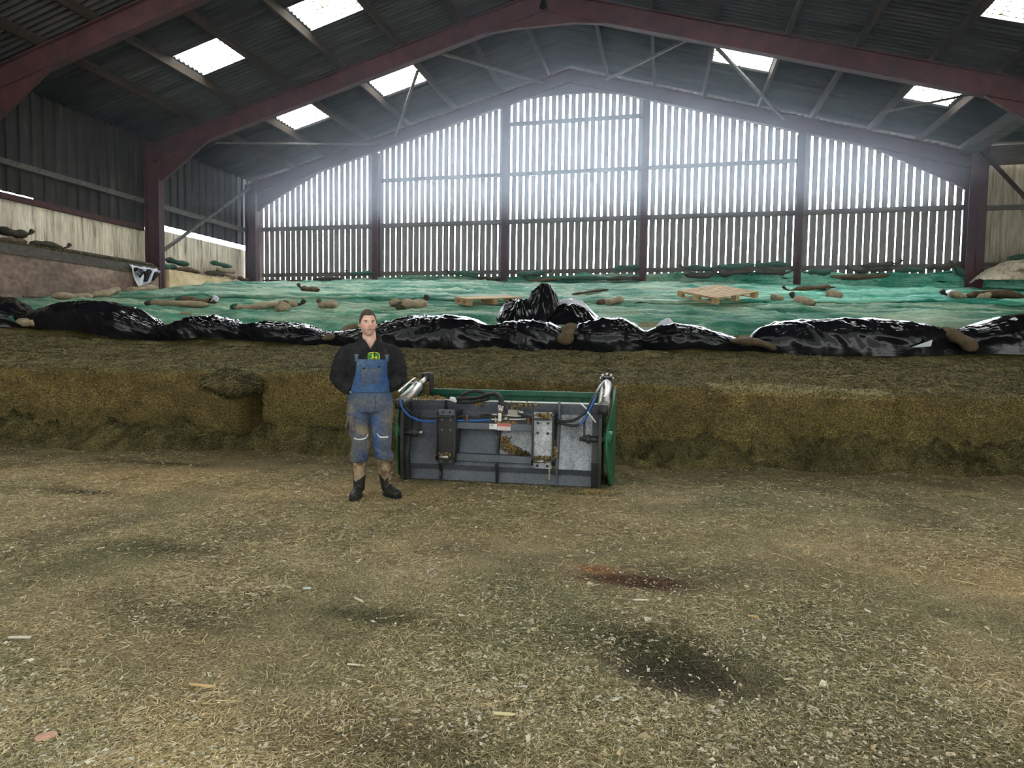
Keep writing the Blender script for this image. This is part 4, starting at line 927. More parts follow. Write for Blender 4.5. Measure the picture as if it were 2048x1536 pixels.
# cylinders
for x, s in ((-.035, 1), (2.235, -1)):
    a = Vector((x, -.04, .865)); b = Vector((x, .95, 1.13)); d = (b - a); te = .60 if s > 0 else .84
    c = MB().tube([a + d * .08, a + d * .11, a + d * te, a + d * (te + .02)], [.058, .068, .068, .055], 24).build('hydraulic_cylinder', m_cyl, G, True)
    MB().tube([a + d * te, a + d * .97], .032, 16).build('piston_rod', m_chrome, c, True)
    MB().tube([(x - .05, a.y, a.z), (x + .05, a.y, a.z)], .06, 16).build('rear_eye', m_dark, c, True)
    MB().tube([(x - .06, b.y, b.z), (x + .06, b.y, b.z)], .055, 16).build('rod_eye', m_dark, c, True)
    MB().box((x - .07, b.y - .07, b.z - .2), (x - .05, b.y + .06, b.z + .05)).build('clevis_plate', m_dark, c)
    MB().box((x + .05, b.y - .07, b.z - .2), (x + .07, b.y + .06, b.z + .05)).build('clevis_plate', m_dark, c)
    MB().tube(spline([a + d * .54 + Vector((0, 0, .05)), a + d * .54 + Vector((0, -.02, .12)), a + d * .40 + Vector((-.01 * s, 0, .14)), a + d * .1 + Vector((-.02 * s, -.05, .13)), a + Vector((.0, -.06, .14))], 20), .011, 8).build('steel_pipe', m_chrome, c, True)
    MB().tube([a + d * .54 + Vector((0, 0, .04)), a + d * .54 + Vector((0, 0, .10))], .02, 8).build('port_fitting', m_chrome, c, True)
    if s < 0:
        for q in range(5):
            t = q / 4 * math.pi
            MB().tube([(x + .07 * math.cos(t), b.y - .02, b.z + .03 + .05 * math.sin(t)), (x + .07 * math.cos(t), b.y - .06, b.z + .04 + .05 * math.sin(t))], .016, 6).build('gland_bolt', m_chrome, c)
# carriage: two hook plates joined by two box bars
def bracket(x0, x1, m_, lab):
    yb = -.10
    p = MB().box((x0, yb, .215), (x1, yb + .014, .825)).build('carriage_plate', m_, G, bevel=.003)
    if lab: p['label'] = lab
    MB().box((x0 - .01, yb - .045, .742), (x1 - .02, yb + .0, .762)).build('hook_lip', m_dark, p, bevel=.003)
    MB().box((x0 + .005, yb - .006, .762), (x1 - .005, yb + .001, .828)).build('top_strip', m_slate if m_ is m_dark else m_worn, p)
    for zx in (.71, .60, .32, .245):
        for xx in (x0 + .045, x1 - .045):
            MB().tube([(xx, yb - .014, zx), (xx, yb + .002, zx)], .0155, 6).build('bolt', m_dark if m_ is m_worn else m_slate, p)
    for xx in (x0 + .06, x1 - .055):
        MB().tube([(xx, yb - .009, .795), (xx, yb + .002, .795)], [(.009, .016)] * 2, 10).build('slot', m_black, p)
    MB().tube([(x0 + .02, yb - .03, .30), (x1 - .06, yb - .03, .30)], .02, 12).build('lock_pin', m_chrome, p, True)
    for xx in (x0 - .018, x1 + .002):
        MB().prism([(yb - .035, .80), (yb - .03, .55), (yb - .045, .38), (yb - .06, .31), (yb - .02, .25), (yat(.25), .25), (yat(.72), .72), (yat(.78) - .02, .80)], 'x', xx, xx + .016).build('hook_web', m_dark, p)
    return p
bracket(.425, .615, m_dark, None); bracket(1.495, 1.695, m_worn, 'scuffed grey right plate with feed on it')
for z0, z1 in ((.612, .685), (.255, .335)):
    y1_ = max(yat(z0), yat(z1)) + .005
    MB().box((.615, -.075, z0), (1.495, y1_, z1)).build('cross_bar', m_slate, G, bevel=.006)
for x, z0, z1 in ((.435, 0, .24), (1.08, 0, .64), (1.745, 0, .93), (.44, .80, .91)):
    pts = [(yat(z) - (.07 if .05 < z < .85 else .035), z) for z in np.linspace(z0, z1, 9)] + [(yat(z) + .006, z) for z in np.linspace(z1, z0, 9)]
    MB().prism(pts, 'x', x - .011, x + .011).build('gusset', m_slate if x > 1.5 else m_dark, G, bevel=.002)
# hydraulics in the middle
v_ = MB().box((1.085, -.03, .70), (1.125, .03, .80)).build('valve_block', m_chrome, G, bevel=.004)
MB().box((1.19, .0, .765), (1.30, .06, .835)).build('relief_valve', m_cyl, v_, bevel=.004)
for a, b, r in (((1.30, .03, .81), (1.36, .03, .80), .018), ((1.0, -.0, .775), (1.085, -.0, .775), .012), ((1.125, 0, .77), (1.34, .0, .762), .011), ((.99, -.02, .722), (1.085, -.02, .722), .017), ((1.125, -.02, .722), (1.40, -.02, .735), .014), ((1.095, 0, .80), (1.095, .02, .88), .02), ((1.12, 0, .80), (1.12, .02, .87), .018), ((1.06, -.03, .66), (1.06, -.03, .75), .006), ((1.17, -.03, .735), (1.19, -.06, .735), .024)):
    MB().tube([a, b], r, 10).build('fitting', m_chrome, v_, True)
def hose(pts, r, m_, lab=None, par=None):
    o = MB().tube(spline(pts, 40), r, 10).build('hose', m_, par or G, True)
    if lab: o['label'] = lab
    return o
hose([(-.02, -.09, .93), (.0, -.10, .84), (.10, -.10, .735), (.25, -.09, .685), (.41, -.07, .688)], .0125, m_blue_hose, 'blue hose')
hose([(.60, -.045, .70), (.80, -.045, .704), (1.0, -.035, .72)], .0125, m_blue_hose, 'blue hose')
hose([(.0, -.06, .90), (.05, -.08, .82), (.16, -.08, .75), (.30, -.08, .72), (.42, -.06, .722)], .011, m_hose)
hose([(.60, -.04, .735), (.70, -.04, .75), (.85, -.04, .735), (1.0, -.03, .722)], .013, m_hose)
hose([(1.34, 0, .775), (1.42, -.01, .768), (1.46, -.02, .74), (1.46, -.02, .70)], .012, m_hose)
hose([(1.40, -.02, .735), (1.50, -.02, .745)], .012, m_hose)
hose([(1.0, 0, .775), (.90, -.01, .765), (.89, -.01, .757), (.95, -.01, .75), (1.09, 0, .745)], .012, m_hose)
hose([(1.72, -.06, .735), (1.85, -.08, .735), (1.96, -.09, .77), (2.06, -.08, .86), (2.12, -.04, .98), (2.17, .25, 1.08), (2.20, .7, 1.12)], .016, m_hose)
hose([(1.72, -.06, .725), (1.85, -.09, .70), (1.95, -.10, .695), (2.02, -.09, .735), (2.08, -.09, .84), (2.13, -.07, .94)], .014, m_hose)
hose([(1.98, -.10, .70), (2.03, -.10, .75), (2.08, -.105, .85), (2.13, -.08, .96), (2.17, .3, 1.09), (2.21, .8, 1.11)], .0115, m_blue_hose, 'blue hose')
hose([(.60, .16, .93), (.66, .14, .985), (.76, .14, 1.02), (.87, .14, 1.01), (.93, .14, .975), (.95, .15, .94), (.86, .12, .92)], .018, m_hose)
hose([(.86, .12, .925), (.72, .10, .895), (.60, .12, .895), (.55, .13, .92), (.62, .13, .935), (.80, .13, .945), (.92, .12, .985), (1.03, .10, .99), (1.085, .07, .94), (1.095, .03, .87)], .019, m_hose)
hose([(.62, .15, .93), (.80, .15, .94), (.98, .13, 1.0), (1.06, .11, .985), (1.11, .08, .93), (1.12, .03, .87)], .019, m_hose)
MB().tube([(.50, .13, .925), (.545, .12, .918), (.575, .11, .892)], [.026, .03, .014], 10).build('coupling_cap', m_wlabel, G, True)
for x, z in ((.74, .70), (1.43, .70)): MB().box((x - .014, -.06, z - .03), (x + .014, -.04, z + .06)).build('hose_clamp', m_rust, G, bevel=.002)
for a, b in (((1.99, -.10, .94), (2.06, -.12, .88)), ((2.07, -.12, .85), (2.16, -.13, .74))): MB().tube([a, b], .008, 6).build('cable_tie', m_wlabel, G)
st = MB().box((1.0, -.079, .622), (1.085, -.0752, .68)).build('notice_label', m_wlabel, G); st['label'] = 'white sticker'
MB().box((1.012, -.0795, .662), (1.045, -.0789, .668)).build('printed_line', m_black, st)
st = MB().box((1.09, -.079, .612), (1.235, -.0752, .688)).build('warning_label', m_wlabel, G); st['label'] = 'red and white warning sticker'
MB().box((1.09, -.0796, .655), (1.235, -.0788, .688)).build('red_band', m_rlabel, st)
tcv = bpy.data.curves.new('lettering', 'FONT'); tcv.body = 'WARNING'; tcv.size = .030; tcv.align_x = 'CENTER'; tcv.extrude = .0003
to = bpy.data.objects.new('lettering', tcv); COL.objects.link(to); to.parent = st; to.location = (1.1625, -.0800, .661); to.rotation_euler = (math.pi / 2, 0, 0); to.scale = (.92, 1, 1); tcv.materials.append(m_redink)
bpy.context.view_layer.update()
_lm = bpy.data.meshes.new_from_object(to.evaluated_get(bpy.context.evaluated_depsgraph_get())); _lo = bpy.data.objects.new('printed_word', _lm); COL.objects.link(_lo); _lo.parent = st; _lo.location = to.location; _lo.rotation_euler = to.rotation_euler; _lo.scale = to.scale; bpy.data.objects.remove(to)
for q in range(4): MB().box((1.10, -.0795, .617 + q * .009), (1.225 - .02 * (q == 1), -.0788, .6195 + q * .009)).build('printed_line', m_rlabel, st)
# feed caught on the ledges
def heap(c, r, n_, cols, nm='clinging_feed'):
    P = np.array(c)[None, :] + rng.normal(0, 1, (n_, 3)) * np.array(r)[None, :]
    N = rng.normal(0, 1, (n_, 3)); N /= np.linalg.norm(N, axis=1, keepdims=True)
    L = rng.gamma(4, .006, n_); Wd = L * rng.uniform(.2, .6, n_)
    a = np.cross(N, rng.normal(0, 1, (n_, 3))); a /= np.linalg.norm(a, axis=1, keepdims=True); b = np.cross(N, a)
    a *= L[:, None] / 2; b *= Wd[:, None] / 2
    v = np.stack([P - a - b, P + a - b, P + a + b, P - a + b], 1).reshape(-1, 3)
    o = mk(nm, v, np.arange(4 * n_).reshape(-1, 4), m_chaff, G, col=np.repeat(np.array(cols)[rng.integers(0, len(cols), n_)] * rng.uniform(.7, 1.1, (n_, 1)), 4, 0))
    o['kind'] = 'stuff'; return o
fc = [(.45, .30, .10), (.34, .20, .08), (.55, .44, .24), (.16, .10, .05)]
heap((1.60, -.112, .79), (.035, .004, .012), 260, fc); heap((1.60, -.12, .325), (.05, .012, .018), 320, fc[1:]); heap((.52, -.12, .325), (.04, .008, .012), 120, fc)
heap((1.15, .035, .46), (.03, .012, .04), 200, fc); heap((1.24, .01, .39), (.05, .012, .025), 320, fc); heap((1.36, -.02, .352), (.04, .01, .016), 200, [(.07, .06, .02), (.12, .10, .04)])
heap((.25, .17, .925), (.10, .02, .010), 320, fc[:3]); heap((1.30, .165, .875), (.12, .004, .02), 200, fc); heap((.83, .17, .87), (.03, .004, .02), 70, fc[:3]); heap((1.2, -.03, .69), (.04, .015, .006), 120, fc[:3]); heap((1.715, -.06, .40), (.012, .02, .06), 160, fc)
MB().box((1.665, -.11, .10), (1.68, -.10, .22)).build('straw_wisp', flat('straw wisp', (.42, .38, .22), .9), G)
n = 900; Pp = np.array([-.65, 6.72, .02])[None, :] + rng.normal(0, 1, (n, 3)) * np.array([.11, .05, .008]); Pp[:, 2] = np.abs(Pp[:, 2] - .01) + .01
strips('feed_spill', Pp, np.tile([0, 0, 1.], (n, 1)) + rng.normal(0, .4, (n, 3)), rng.gamma(4, .005, n), rng.uniform(.003, .008, n), np.array(fc[:3])[rng.integers(0, 3, n)], 'small spill of tan feed by the right corner of the grab', 'feed')

# ------------------------------------------------------------------ the man
from mathutils.bvhtree import BVHTree
MAN = empty('person', (-2.83, 5.96, 0), math.radians(25.4), 'person in blue bib overalls, charcoal hoodie and muddy black boots, hands in pockets', 'person')
MAN.scale = (1.022, 1.022, 1.022)
HC = Vector((-.02, -.02, 1.688)); HYAW = math.radians(9); HROLL = math.radians(-2)
HM = Matrix.Translation(HC) @ Matrix.Rotation(HYAW, 4, 'Z') @ Matrix.Rotation(HROLL, 4, 'Y')
NA, NU = 96, 72
def headgrid(off=0.0):
    a = np.linspace(-math.pi, math.pi, NA, endpoint=False)[None, :]; u = np.linspace(.0, math.pi, NU)[:, None]
    x = .077 * np.sin(u) * np.sin(a); y = -.098 * np.sin(u) * np.cos(a); z = -.127 * np.cos(u) + 0 * a
    k = np.clip((-.005 - z) / .12, 0, 1)
    x = x * (1 - .24 * k ** 1.5); fr = np.clip(-y / .06, 0, 1)
    y = np.where(y > 0, y * (1 - .35 * k), y * (1 + .02 * k))
    x = np.sign(x) * np.abs(x) ** .94 * .077 ** .06
    y = np.where(y < -.078, -.078 + (y + .078) * .75, y)
    g = lambda t, c, s: np.exp(-((t - c) / s) ** 2)
    ax = np.abs(x)
    d = .026 * g(x, 0, .0125) * (g(z, -.024, .016) + .55 * g(z, -.004, .016) + .3 * g(z, .014, .012)) + .007 * g(ax, .013, .006) * g(z, -.030, .008)
    d = d - .011 * g(ax, .031, .015) * g(z, .010, .012) + .007 * g(z, .028, .008) * g(x, 0, .05) + .005 * g(ax, .044, .016) * g(z, -.018, .02)
    d = d + .0055 * g(x, 0, .021) * (g(z, -.0555, .006) + g(z, -.066, .006)) - .004 * g(x, 0, .024) * g(z, -.0605, .003) + .010 * g(x, 0, .024) * g(z, -.102, .016) - .004 * g(x, 0, .03) * g(z, -.083, .008)
    y = y - d * fr
    nrm = np.sqrt(x * x + y * y + z * z) + 1e-9
    s = 1 + off / nrm
    return x * s, y * s, z * s, np.degrees(np.abs(a)) + 0 * z
hx, hy, hz_, _ = headgrid()
B = MB()
hv = np.stack([hx, hy, hz_], -1).reshape(-1, 3)
B.add([tuple(HM @ Vector(p)) for p in hv], grid_faces(NU, NA, True))
for s in (-1, 1):                                   # ears
    B.ell(HM @ Vector((s * .080, .008, -.006)), (.009, .018, .031), 14, 10, Matrix.Rotation(HYAW - s * .35, 3, 'Z'))
B.tube([(-.012, .022, 1.62), (-.006, .022, 1.54), (0, .025, 1.47), (0, .02, 1.40)], [.062, .066, .078, .12], 20)
B.tube([(0, .01, 1.44), (0, .01, 1.36), (0, .01, 1.2), (0, .01, 1.05), (0, .01, .92)], [(.17, .08), (.20, .105), (.18, .11), (.165, .105), (.17, .11)], 24)
def limb(pts, rs): B.tube(spline(pts, 18), [float(r) for r in np.interp(np.linspace(0, 1, len(spline(pts, 18))), np.linspace(0, 1, len(rs)), rs)], 14)
for s, wr in ((-1, 1.05), (1, 1.085)):
    limb([(s * .18, .01, 1.43), (s * .27, .01, 1.31), (s * .30, .05, 1.15), (s * .24, .0, wr + .03), (s * .165, -.04, wr)], [.055, .05, .044, .038, .028])
    P0 = Vector((s * .15, -.045, wr - .005)); dirv = Vector((-s * .62, -.05, -.45)).normalized(); sdv = Vector((0, -1, .05)).cross(dirv).normalized()
    B.bar(P0 - dirv * .02, P0 + dirv * .075, .078, .026, (0, -1, 0))
    for q in range(4):
        b0 = P0 + dirv * .07 + sdv * (q - 1.5) * .019; ln = (.065, .075, .07, .055)[q]
        B.tube([b0 - dirv * .01, b0 + dirv * ln * .5, b0 + dirv * ln * .85 + Vector((0, .012, 0)), b0 + dirv * ln + Vector((0, .022, 0))], [.009, .0085, .008, .005], 8)
    t0 = P0 + dirv * .01 - sdv * s * .036
    B.tube([t0, t0 - sdv * s * .025 + dirv * .025, t0 - sdv * s * .034 + dirv * .055], [.012, .0105, .007], 8)
limb([(-.09, .0, .95), (-.11, -.01, .72), (-.09, -.02, .55), (-.10, .01, .34), (-.10, .03, .09)], [.085, .075, .055, .05, .036])
limb([(.09, .0, .95), (.11, -.01, .72), (.118, -.02, .55), (.135, .01, .34), (.165, .03, .09)], [.085, .075, .055, .05, .036])
B.bar((-.10, .05, .05), (-.15, -.13, .04), .07, .05); B.bar((.16, .05, .05), (.26, -.10, .04), .07, .05)
body = B.build('body', m_skin, MAN)
bake(body, ('REMESH', dict(mode='VOXEL', voxel_size=.0055)), ('SMOOTH', dict(iterations=2, factor=.4)))
def settint(o, fn):
    me = o.data; n = len(me.vertices); co = np.empty(n * 3); me.vertices.foreach_get('co', co); co = co.reshape(-1, 3)
    c = np.ones((n, 4), np.float32); c[:, :3] = fn(co)
    a = me.color_attributes.new('tint', 'FLOAT_COLOR', 'POINT'); a.data.foreach_set('color', c.ravel())
HI = np.array(HM.inverted())
def skint(co):
    q = np.c_[co, np.ones(len(co))] @ HI.T; x, y, z = q[:, 0], q[:, 1], q[:, 2]
    g = lambda t, c, s: np.exp(-((t - c) / s) ** 2)
    c = np.ones((len(co), 3)); fr = np.clip(-y / .03, 0, 1)
    beard = np.clip((-.036 - z) / .02, 0, 1) * np.clip((z + .15) / .03, 0, 1) * np.clip(-(y - .0) / .03, 0, 1)
    c *= 1 - .32 * beard[:, None] * np.array([.8, .85, .7])
    lips = np.exp(-(x / .022) ** 4) * g(z, -.0605, .008) * fr
    c = c * (1 - lips[:, None] * np.array([.12, .42, .35]))
    red = (g(np.abs(x), .045, .02) * g(z, -.022, .02) + g(x, 0, .013) * g(z, -.024, .014)) * fr
    return c * (1 - red[:, None] * np.array([0, .16, .14]))
settint(body, skint)
# hair, eyes, brows
NA, NU = 240, 180
hx, hy, hz_, az = headgrid(.0075)
thr = .004 * (fbm(hx * 120, hy * 120, hz_ * 40, 2) - .5) * 2 + np.interp(az, [0, 30, 45, 56, 66, 82, 92, 112, 130, 180], [.070, .076, .070, .052, .020, -.012, .022, .016, -.035, -.055])
vv = [tuple(HM @ Vector(p)) for p in np.stack([hx, hy, hz_ + .004 * (hz_ > .06)], -1).reshape(-1, 3)]
ok = (hz_ > thr).ravel(); ff = [tuple(q) for q in grid_faces(NU, NA, True).tolist() if ok[q].all()] if False else [tuple(q) for q in grid_faces(NU, NA, True).tolist() if all(ok[i] for i in q)]
used = sorted({i for q in ff for i in q}); ix = {i: k for k, i in enumerate(used)}
hair = mk('hair', [vv[i] for i in used], [tuple(ix[i] for i in q) for q in ff], m_hair, MAN, True)
s = hair.modifiers.new('s', 'SOLIDIFY'); s.thickness = .012; s.offset = -1
m_eye = flat('eye white', (.62, .58, .55), .3); m_iris = flat('iris', (.04, .035, .03), .2)
for s in (-1, 1):
    e = MB().ell(HM @ Vector((s * .031, -.0765, .0085)), (.0115, .0105, .0058), 16, 10).build('eye', m_eye, MAN, True)
    MB().ell(HM @ Vector((s * .031 - .0015, -.0855, .0085)), (.0048, .003, .0048), 12, 8).build('iris', m_iris, e, True)
    MB().tube([HM @ Vector((s * .012, -.0905, .0225)), HM @ Vector((s * .026, -.0885, .0275)), HM @ Vector((s * .041, -.0825, .0265)), HM @ Vector((s * .051, -.073, .020))], [(.0035, .0024), (.0045, .003), (.004, .003), (.002, .002)], 8).build('eyebrow', m_hair, MAN, True)
    MB().tube([HM @ Vector((s * .019, -.0838, .0105)), HM @ Vector((s * .031, -.0868, .0155)), HM @ Vector((s * .044, -.079, .0115))], .0020, 8).build('eyelid_line', m_hair, MAN, True)

MB().tube([HM @ Vector((x_, -.098 - .0045 + 6 * x_ * x_, -.0605 + 3 * x_ * x_)) for x_ in np.linspace(-.024, .024, 9)], [.0008] + [.0017] * 7 + [.0008], 8).build('mouth_line', flat('lip shadow line', (.22, .075, .065), .7), MAN, True)
for s in (-1, 1): MB().ell(HM @ Vector((s * .0075, -.1135, -.0345)), (.0032, .0035, .0018), 8, 6).build('nostril', flat('nostril', (.12, .05, .04), .8), MAN, True)
# hoodie
B = MB()
B.tube([(0, .0, 1.0), (0, .0, 1.10), (0, 0, 1.25), (0, 0, 1.35), (0, .005, 1.425), (0, .012, 1.48), (0, .02, 1.525)], [(.19, .135), (.20, .145), (.22, .155), (.236, .15), (.235, .128), (.185, .108), (.108, .092)], 32)
def sleeve(pts, rs):
    sp = spline(pts, 24); B.tube(sp, [float(r) for r in np.interp(np.linspace(0, 1, len(sp)), np.linspace(0, 1, len(rs)), rs)], 18)
sleeve([(-.14, .01, 1.44), (-.235, .01, 1.385), (-.28, .03, 1.25), (-.292, .05, 1.16), (-.235, .0, 1.095), (-.165, -.055, 1.05)], [.066, .082, .082, .080, .076, .056])
sleeve([(.14, .01, 1.445), (.235, .01, 1.39), (.27, .03, 1.26), (.278, .05, 1.17), (.23, .0, 1.115), (.17, -.055, 1.08)], [.066, .082, .080, .080, .076, .058])
for i in range(22):                                  # collar roll and hood lying behind the neck
    t0, t1 = i / 22 * 2 * math.pi, (i + 1) / 22 * 2 * math.pi
    def cp(t):
        fr = max(0, -math.cos(t))
        return (.088 * math.sin(t) * (1 - .25 * fr), .03 + .075 * math.cos(t) * (1 + .35 * fr), 1.54 - .085 * fr ** 1.5 + .02 * max(0, math.cos(t)))
    B.tube([cp(t0), cp(t1)], .026 + .016 * max(0, math.cos(t0)), 10)
B.ell((0, .12, 1.46), (.12, .055, .07), 20, 12)
hood = B.build('hoodie', m_hoodie, MAN)
bake(hood, ('REMESH', dict(mode='VOXEL', voxel_size=.008)), ('SMOOTH', dict(iterations=5, factor=.5)))
def wr(co, no):
    x, y, z = co.T
    arm = np.clip((np.abs(x) - .2) / .06, 0, 1)
    w = .015 * (ridge(np.abs(x) * 9 + z * 12, z * 24 - np.abs(x) * 16, y * 7, 3) - .45) * (.35 + .95 * arm * np.clip((1.36 - z) / .12, .3, 1))
    return co + no * (w + .006 * (fbm(x * 8, z * 8, y * 8, 2) - .5))[:, None]
displace(hood, wr)
# the neck opening is a V: cut the collar away in front
hood.data.update()
def bvh(o):
    dg = bpy.context.evaluated_depsgraph_get(); return BVHTree.FromPolygons([v.co.copy() for v in o.data.vertices], [tuple(p.vertices) for p in o.data.polygons])
bh = bvh(hood)
def front(b, x, z, off, dflt=-.12):
    h = b.ray_cast(Vector((x, -1, z)), Vector((0, 1, 0)))
    return (x, (h[0].y if h[0] is not None else dflt) - off, z)
def patch(name, poly, b, off, m_, par, thick=.003, label=None, nsub=1):
    c = (sum(p[0] for p in poly) / len(poly), sum(p[1] for p in poly) / len(poly))
    k = MB(); R = 4; n = len(poly); vv = [front(b, *c, off)]
    for r in range(1, R + 1):
        for p in poly: vv.append(front(b, c[0] + (p[0] - c[0]) * r / R, c[1] + (p[1] - c[1]) * r / R, off))
    f = [(0, 1 + i, 1 + (i + 1) % n) for i in range(n)]
    for r in range(R - 1):
        for i in range(n): f.append((1 + r * n + i, 1 + (r + 1) * n + i, 1 + (r + 1) * n + (i + 1) % n, 1 + r * n + (i + 1) % n))
    o = mk(name, vv, f, m_, par); s = o.modifiers.new('s', 'SOLIDIFY'); s.thickness = thick; s.offset = 0
    if label: o['label'] = label
    return o
bm = bmesh.new(); bm.from_mesh(hood.data)             # open the neck in a V
for sg in (1, -1):
    reg = [q for q in bm.faces if q.calc_center_median().y < .03 and q.calc_center_median().z > 1.43 and abs(q.calc_center_median().x) < .12]
    geo = list({v for q in reg for v in q.verts}) + list({e for q in reg for e in q.edges}) + reg
    bmesh.ops.bisect_plane(bm, geom=geo, plane_co=(.003 + sg * .004, 0, 1.452), plane_no=(sg, 0, -.62))
dl = []
for fc_ in bm.faces:
    c_ = fc_.calc_center_median()
    if c_.y < .03 and c_.z > 1.445 and abs(c_.x - .003) < .004 + (c_.z - 1.452) * .62: dl.append(fc_)
bmesh.ops.delete(bm, geom=dl, context='FACES'); bm.to_mesh(hood.data); bm.free()
EX, EZ = .033, 1.368                                  # emblem: green shield, yellow border, leaping deer
sh = [(-.052, .035), (-.030, .044), (0, .047), (.030, .044), (.052, .035), (.058, .0), (.050, -.04), (.02, -.055), (-.02, -.055), (-.050, -.04), (-.058, .0)]
patch('emblem', [(EX + x * 1.02, EZ + z) for x, z in sh], bh, .004, m_emb_y, hood, label='yellow-bordered green badge')
E_ = bpy.data.objects['emblem']
patch('badge_field', [(EX + x * .90, EZ + z * .88) for x, z in sh], bh, .007, m_emb_g, E_)
deer = [(-.036, -.018), (-.020, -.012), (-.012, .0), (-.014, .010), (-.020, .012), (-.020, .017), (-.012, .019), (-.012, .028), (-.008, .029), (-.006, .021), (-.001, .026), (.002, .024), (-.002, .016), (-.003, .004), (.012, .004), (.026, .006), (.034, .0), (.036, -.012), (.030, -.006), (.022, -.008), (.030, -.022), (.022, -.022), (.012, -.010), (.0, -.008), (-.012, -.014), (-.020, -.024), (-.026, -.022), (-.018, -.016)]
o = mk('leaping_deer', [front(bh, EX + x, EZ + z, .0095) for x, z in deer], [tuple(range(len(deer)))], m_emb_y, E_)
s = o.modifiers.new('s', 'SOLIDIFY'); s.thickness = .002
for xx, zz, zl in ((-.022, 1.475, 1.295), (.045, 1.475, 1.325)):
    MB().tube([front(bh, xx + .004 * math.sin(i), zz + (zl - zz) * i / 8, .009) for i in range(9)], .0042, 8).build('drawstring', m_black, hood, True)

# overalls
B = MB()
B.tube([(0, .0, 1.10), (0, 0, 1.04), (0, .0, .96), (0, .0, .89), (0, .0, .84)], [(.196, .142), (.205, .15), (.212, .155), (.212, .155), (.195, .145)], 32)
def leg(pts, rs):
    sp = spline(pts, 30); B.tube(sp, [(float(r), float(r) * 1.08) for r in np.interp(np.linspace(0, 1, len(sp)), np.linspace(0, 1, len(rs)), rs)], 22)
leg([(-.105, 0, .93), (-.112, -.005, .80), (-.108, -.01, .68), (-.085, -.025, .56), (-.095, -.01, .45), (-.104, 0, .385), (-.104, .0, .345)], [.110, .112, .103, .088, .084, .090, .078])
leg([(.105, 0, .93), (.112, -.005, .80), (.112, -.01, .68), (.117, -.025, .56), (.122, -.01, .46), (.138, .0, .40), (.136, .0, .36)], [.110, .110, .101, .092, .082, .090, .076])
ov = B.build('overalls', m_overall, MAN)
bake(ov, ('REMESH', dict(mode='VOXEL', voxel_size=.008)), ('SMOOTH', dict(iterations=4, factor=.5)))
def wo(co, no):
    x, y, z = co.T
    lowm = np.clip((.60 - z) / .1, 0, 1); cr_ = np.exp(-((z - .84) / .1) ** 2)
    w = .011 * (ridge(x * 7 + z * 5, z * 17 + x * 9, y * 5, 3) - .45) * (.45 + .9 * lowm + .4 * cr_)
    return co + no * (w + .008 * (fbm(x * 7, z * 7, y * 7, 2) - .5))[:, None]
displace(ov, wo)
def ovt(co):
    x, y, z = co.T
    c = np.ones((len(co), 3))
    blue = np.exp(-((x - .045) / .045) ** 2) * np.clip((z - .36) / .1, 0, 1) * np.clip((.83 - z) / .06, 0, 1) * (x > .0)
    c += (np.array([.42, .95, 1.9]) - c) * (blue * .85)[:, None]
    mud = np.clip((fbm(x * 9, z * 9, y * 9, 3) - .55) * 5, 0, 1) * np.clip((1.0 - z) / .2, 0, 1) * np.where(x < .02, 1, .5)
    c += (np.array([2.3, 1.7, 1.0]) - c) * (mud * .8)[:, None]
    up = np.clip((z - .95) / .08, 0, 1); c += (np.array([.62, .98, 1.35]) - c) * (up * .7)[:, None]
    return c
settint(ov, ovt)
bo = bvh(ov)
class Both:
    def ray_cast(s, a, d):
        h1 = bh.ray_cast(a, d); h2 = bo.ray_cast(a, d)
        if h1[0] is None: return h2
        if h2[0] is None: return h1
        return h1 if h1[0].y < h2[0].y else h2
bb_ = Both()
nz, nw = 26, 24; vv = []
for i in range(nz):
    z = 1.03 + (1.345 - 1.03) * i / (nz - 1)
    cx = .004 + .016 * i / (nz - 1); w = np.interp(z, [1.03, 1.08, 1.2, 1.30, 1.345], [.188, .178, .150, .143, .146])
    for j in range(nw):
        t = -1 + 2 * j / (nw - 1); x = cx + w * t
        p = front(bb_, x, z, .012)
        vv.append((p[0], p[1] - .004 * float(fbm(x * 12, z * 9, 1., 2)), p[2]))
bib = mk('bib', vv, grid_faces(nz, nw), m_overall, MAN, True); s = bib.modifiers.new('s', 'SOLIDIFY'); s.thickness = .008
ones = lambda a: (lambda co: np.tile(np.array(a, float), (len(co), 1)))
settint(bib, ones((.50, .88, 1.45)))
bbib = BVHTree.FromPolygons([v.co.copy() for v in bib.data.vertices], [tuple(p.vertices) for p in bib.data.polygons])
pk = patch('chest_pocket', [(-.078, 1.255), (-.02, 1.253), (.05, 1.262), (.102, 1.268), (.104, 1.10), (-.078, 1.10)], bbib, .007, m_overall, bib, .006)
settint(pk, ones((.85, .95, 1.05)))
for x, z in ((-.057, 1.262), (.082, 1.278)): patch('pocket_tab', [(x - .013, z + .007), (x + .013, z + .007), (x + .013, z - .007), (x - .013, z - .007)], bbib, .014, m_black, bib, .004)
for x in (-.124, .157):
    k = patch('strap', [(x - .016, 1.37), (x + .016, 1.37), (x + .014, 1.325), (x - .014, 1.325)], bb_, .016, m_overall, bib, .005); settint(k, ones((.55, .85, 1.3)))
    patch('buckle', [(x - .022, 1.392), (x + .022, 1.392), (x + .008, 1.362), (x - .008, 1.362)], bb_, .016, m_slate, bib, .005)
    sp = [front(bh, x + (.0 if i < 1 else -.06 * np.sign(x) * (i / 6) ** 2), 1.385 + .016 * i, .005) for i in range(6)]
    MB().tube(sp, [(.016, .003)] * 6, 8).build('shoulder_strap', m_black, MAN, True)
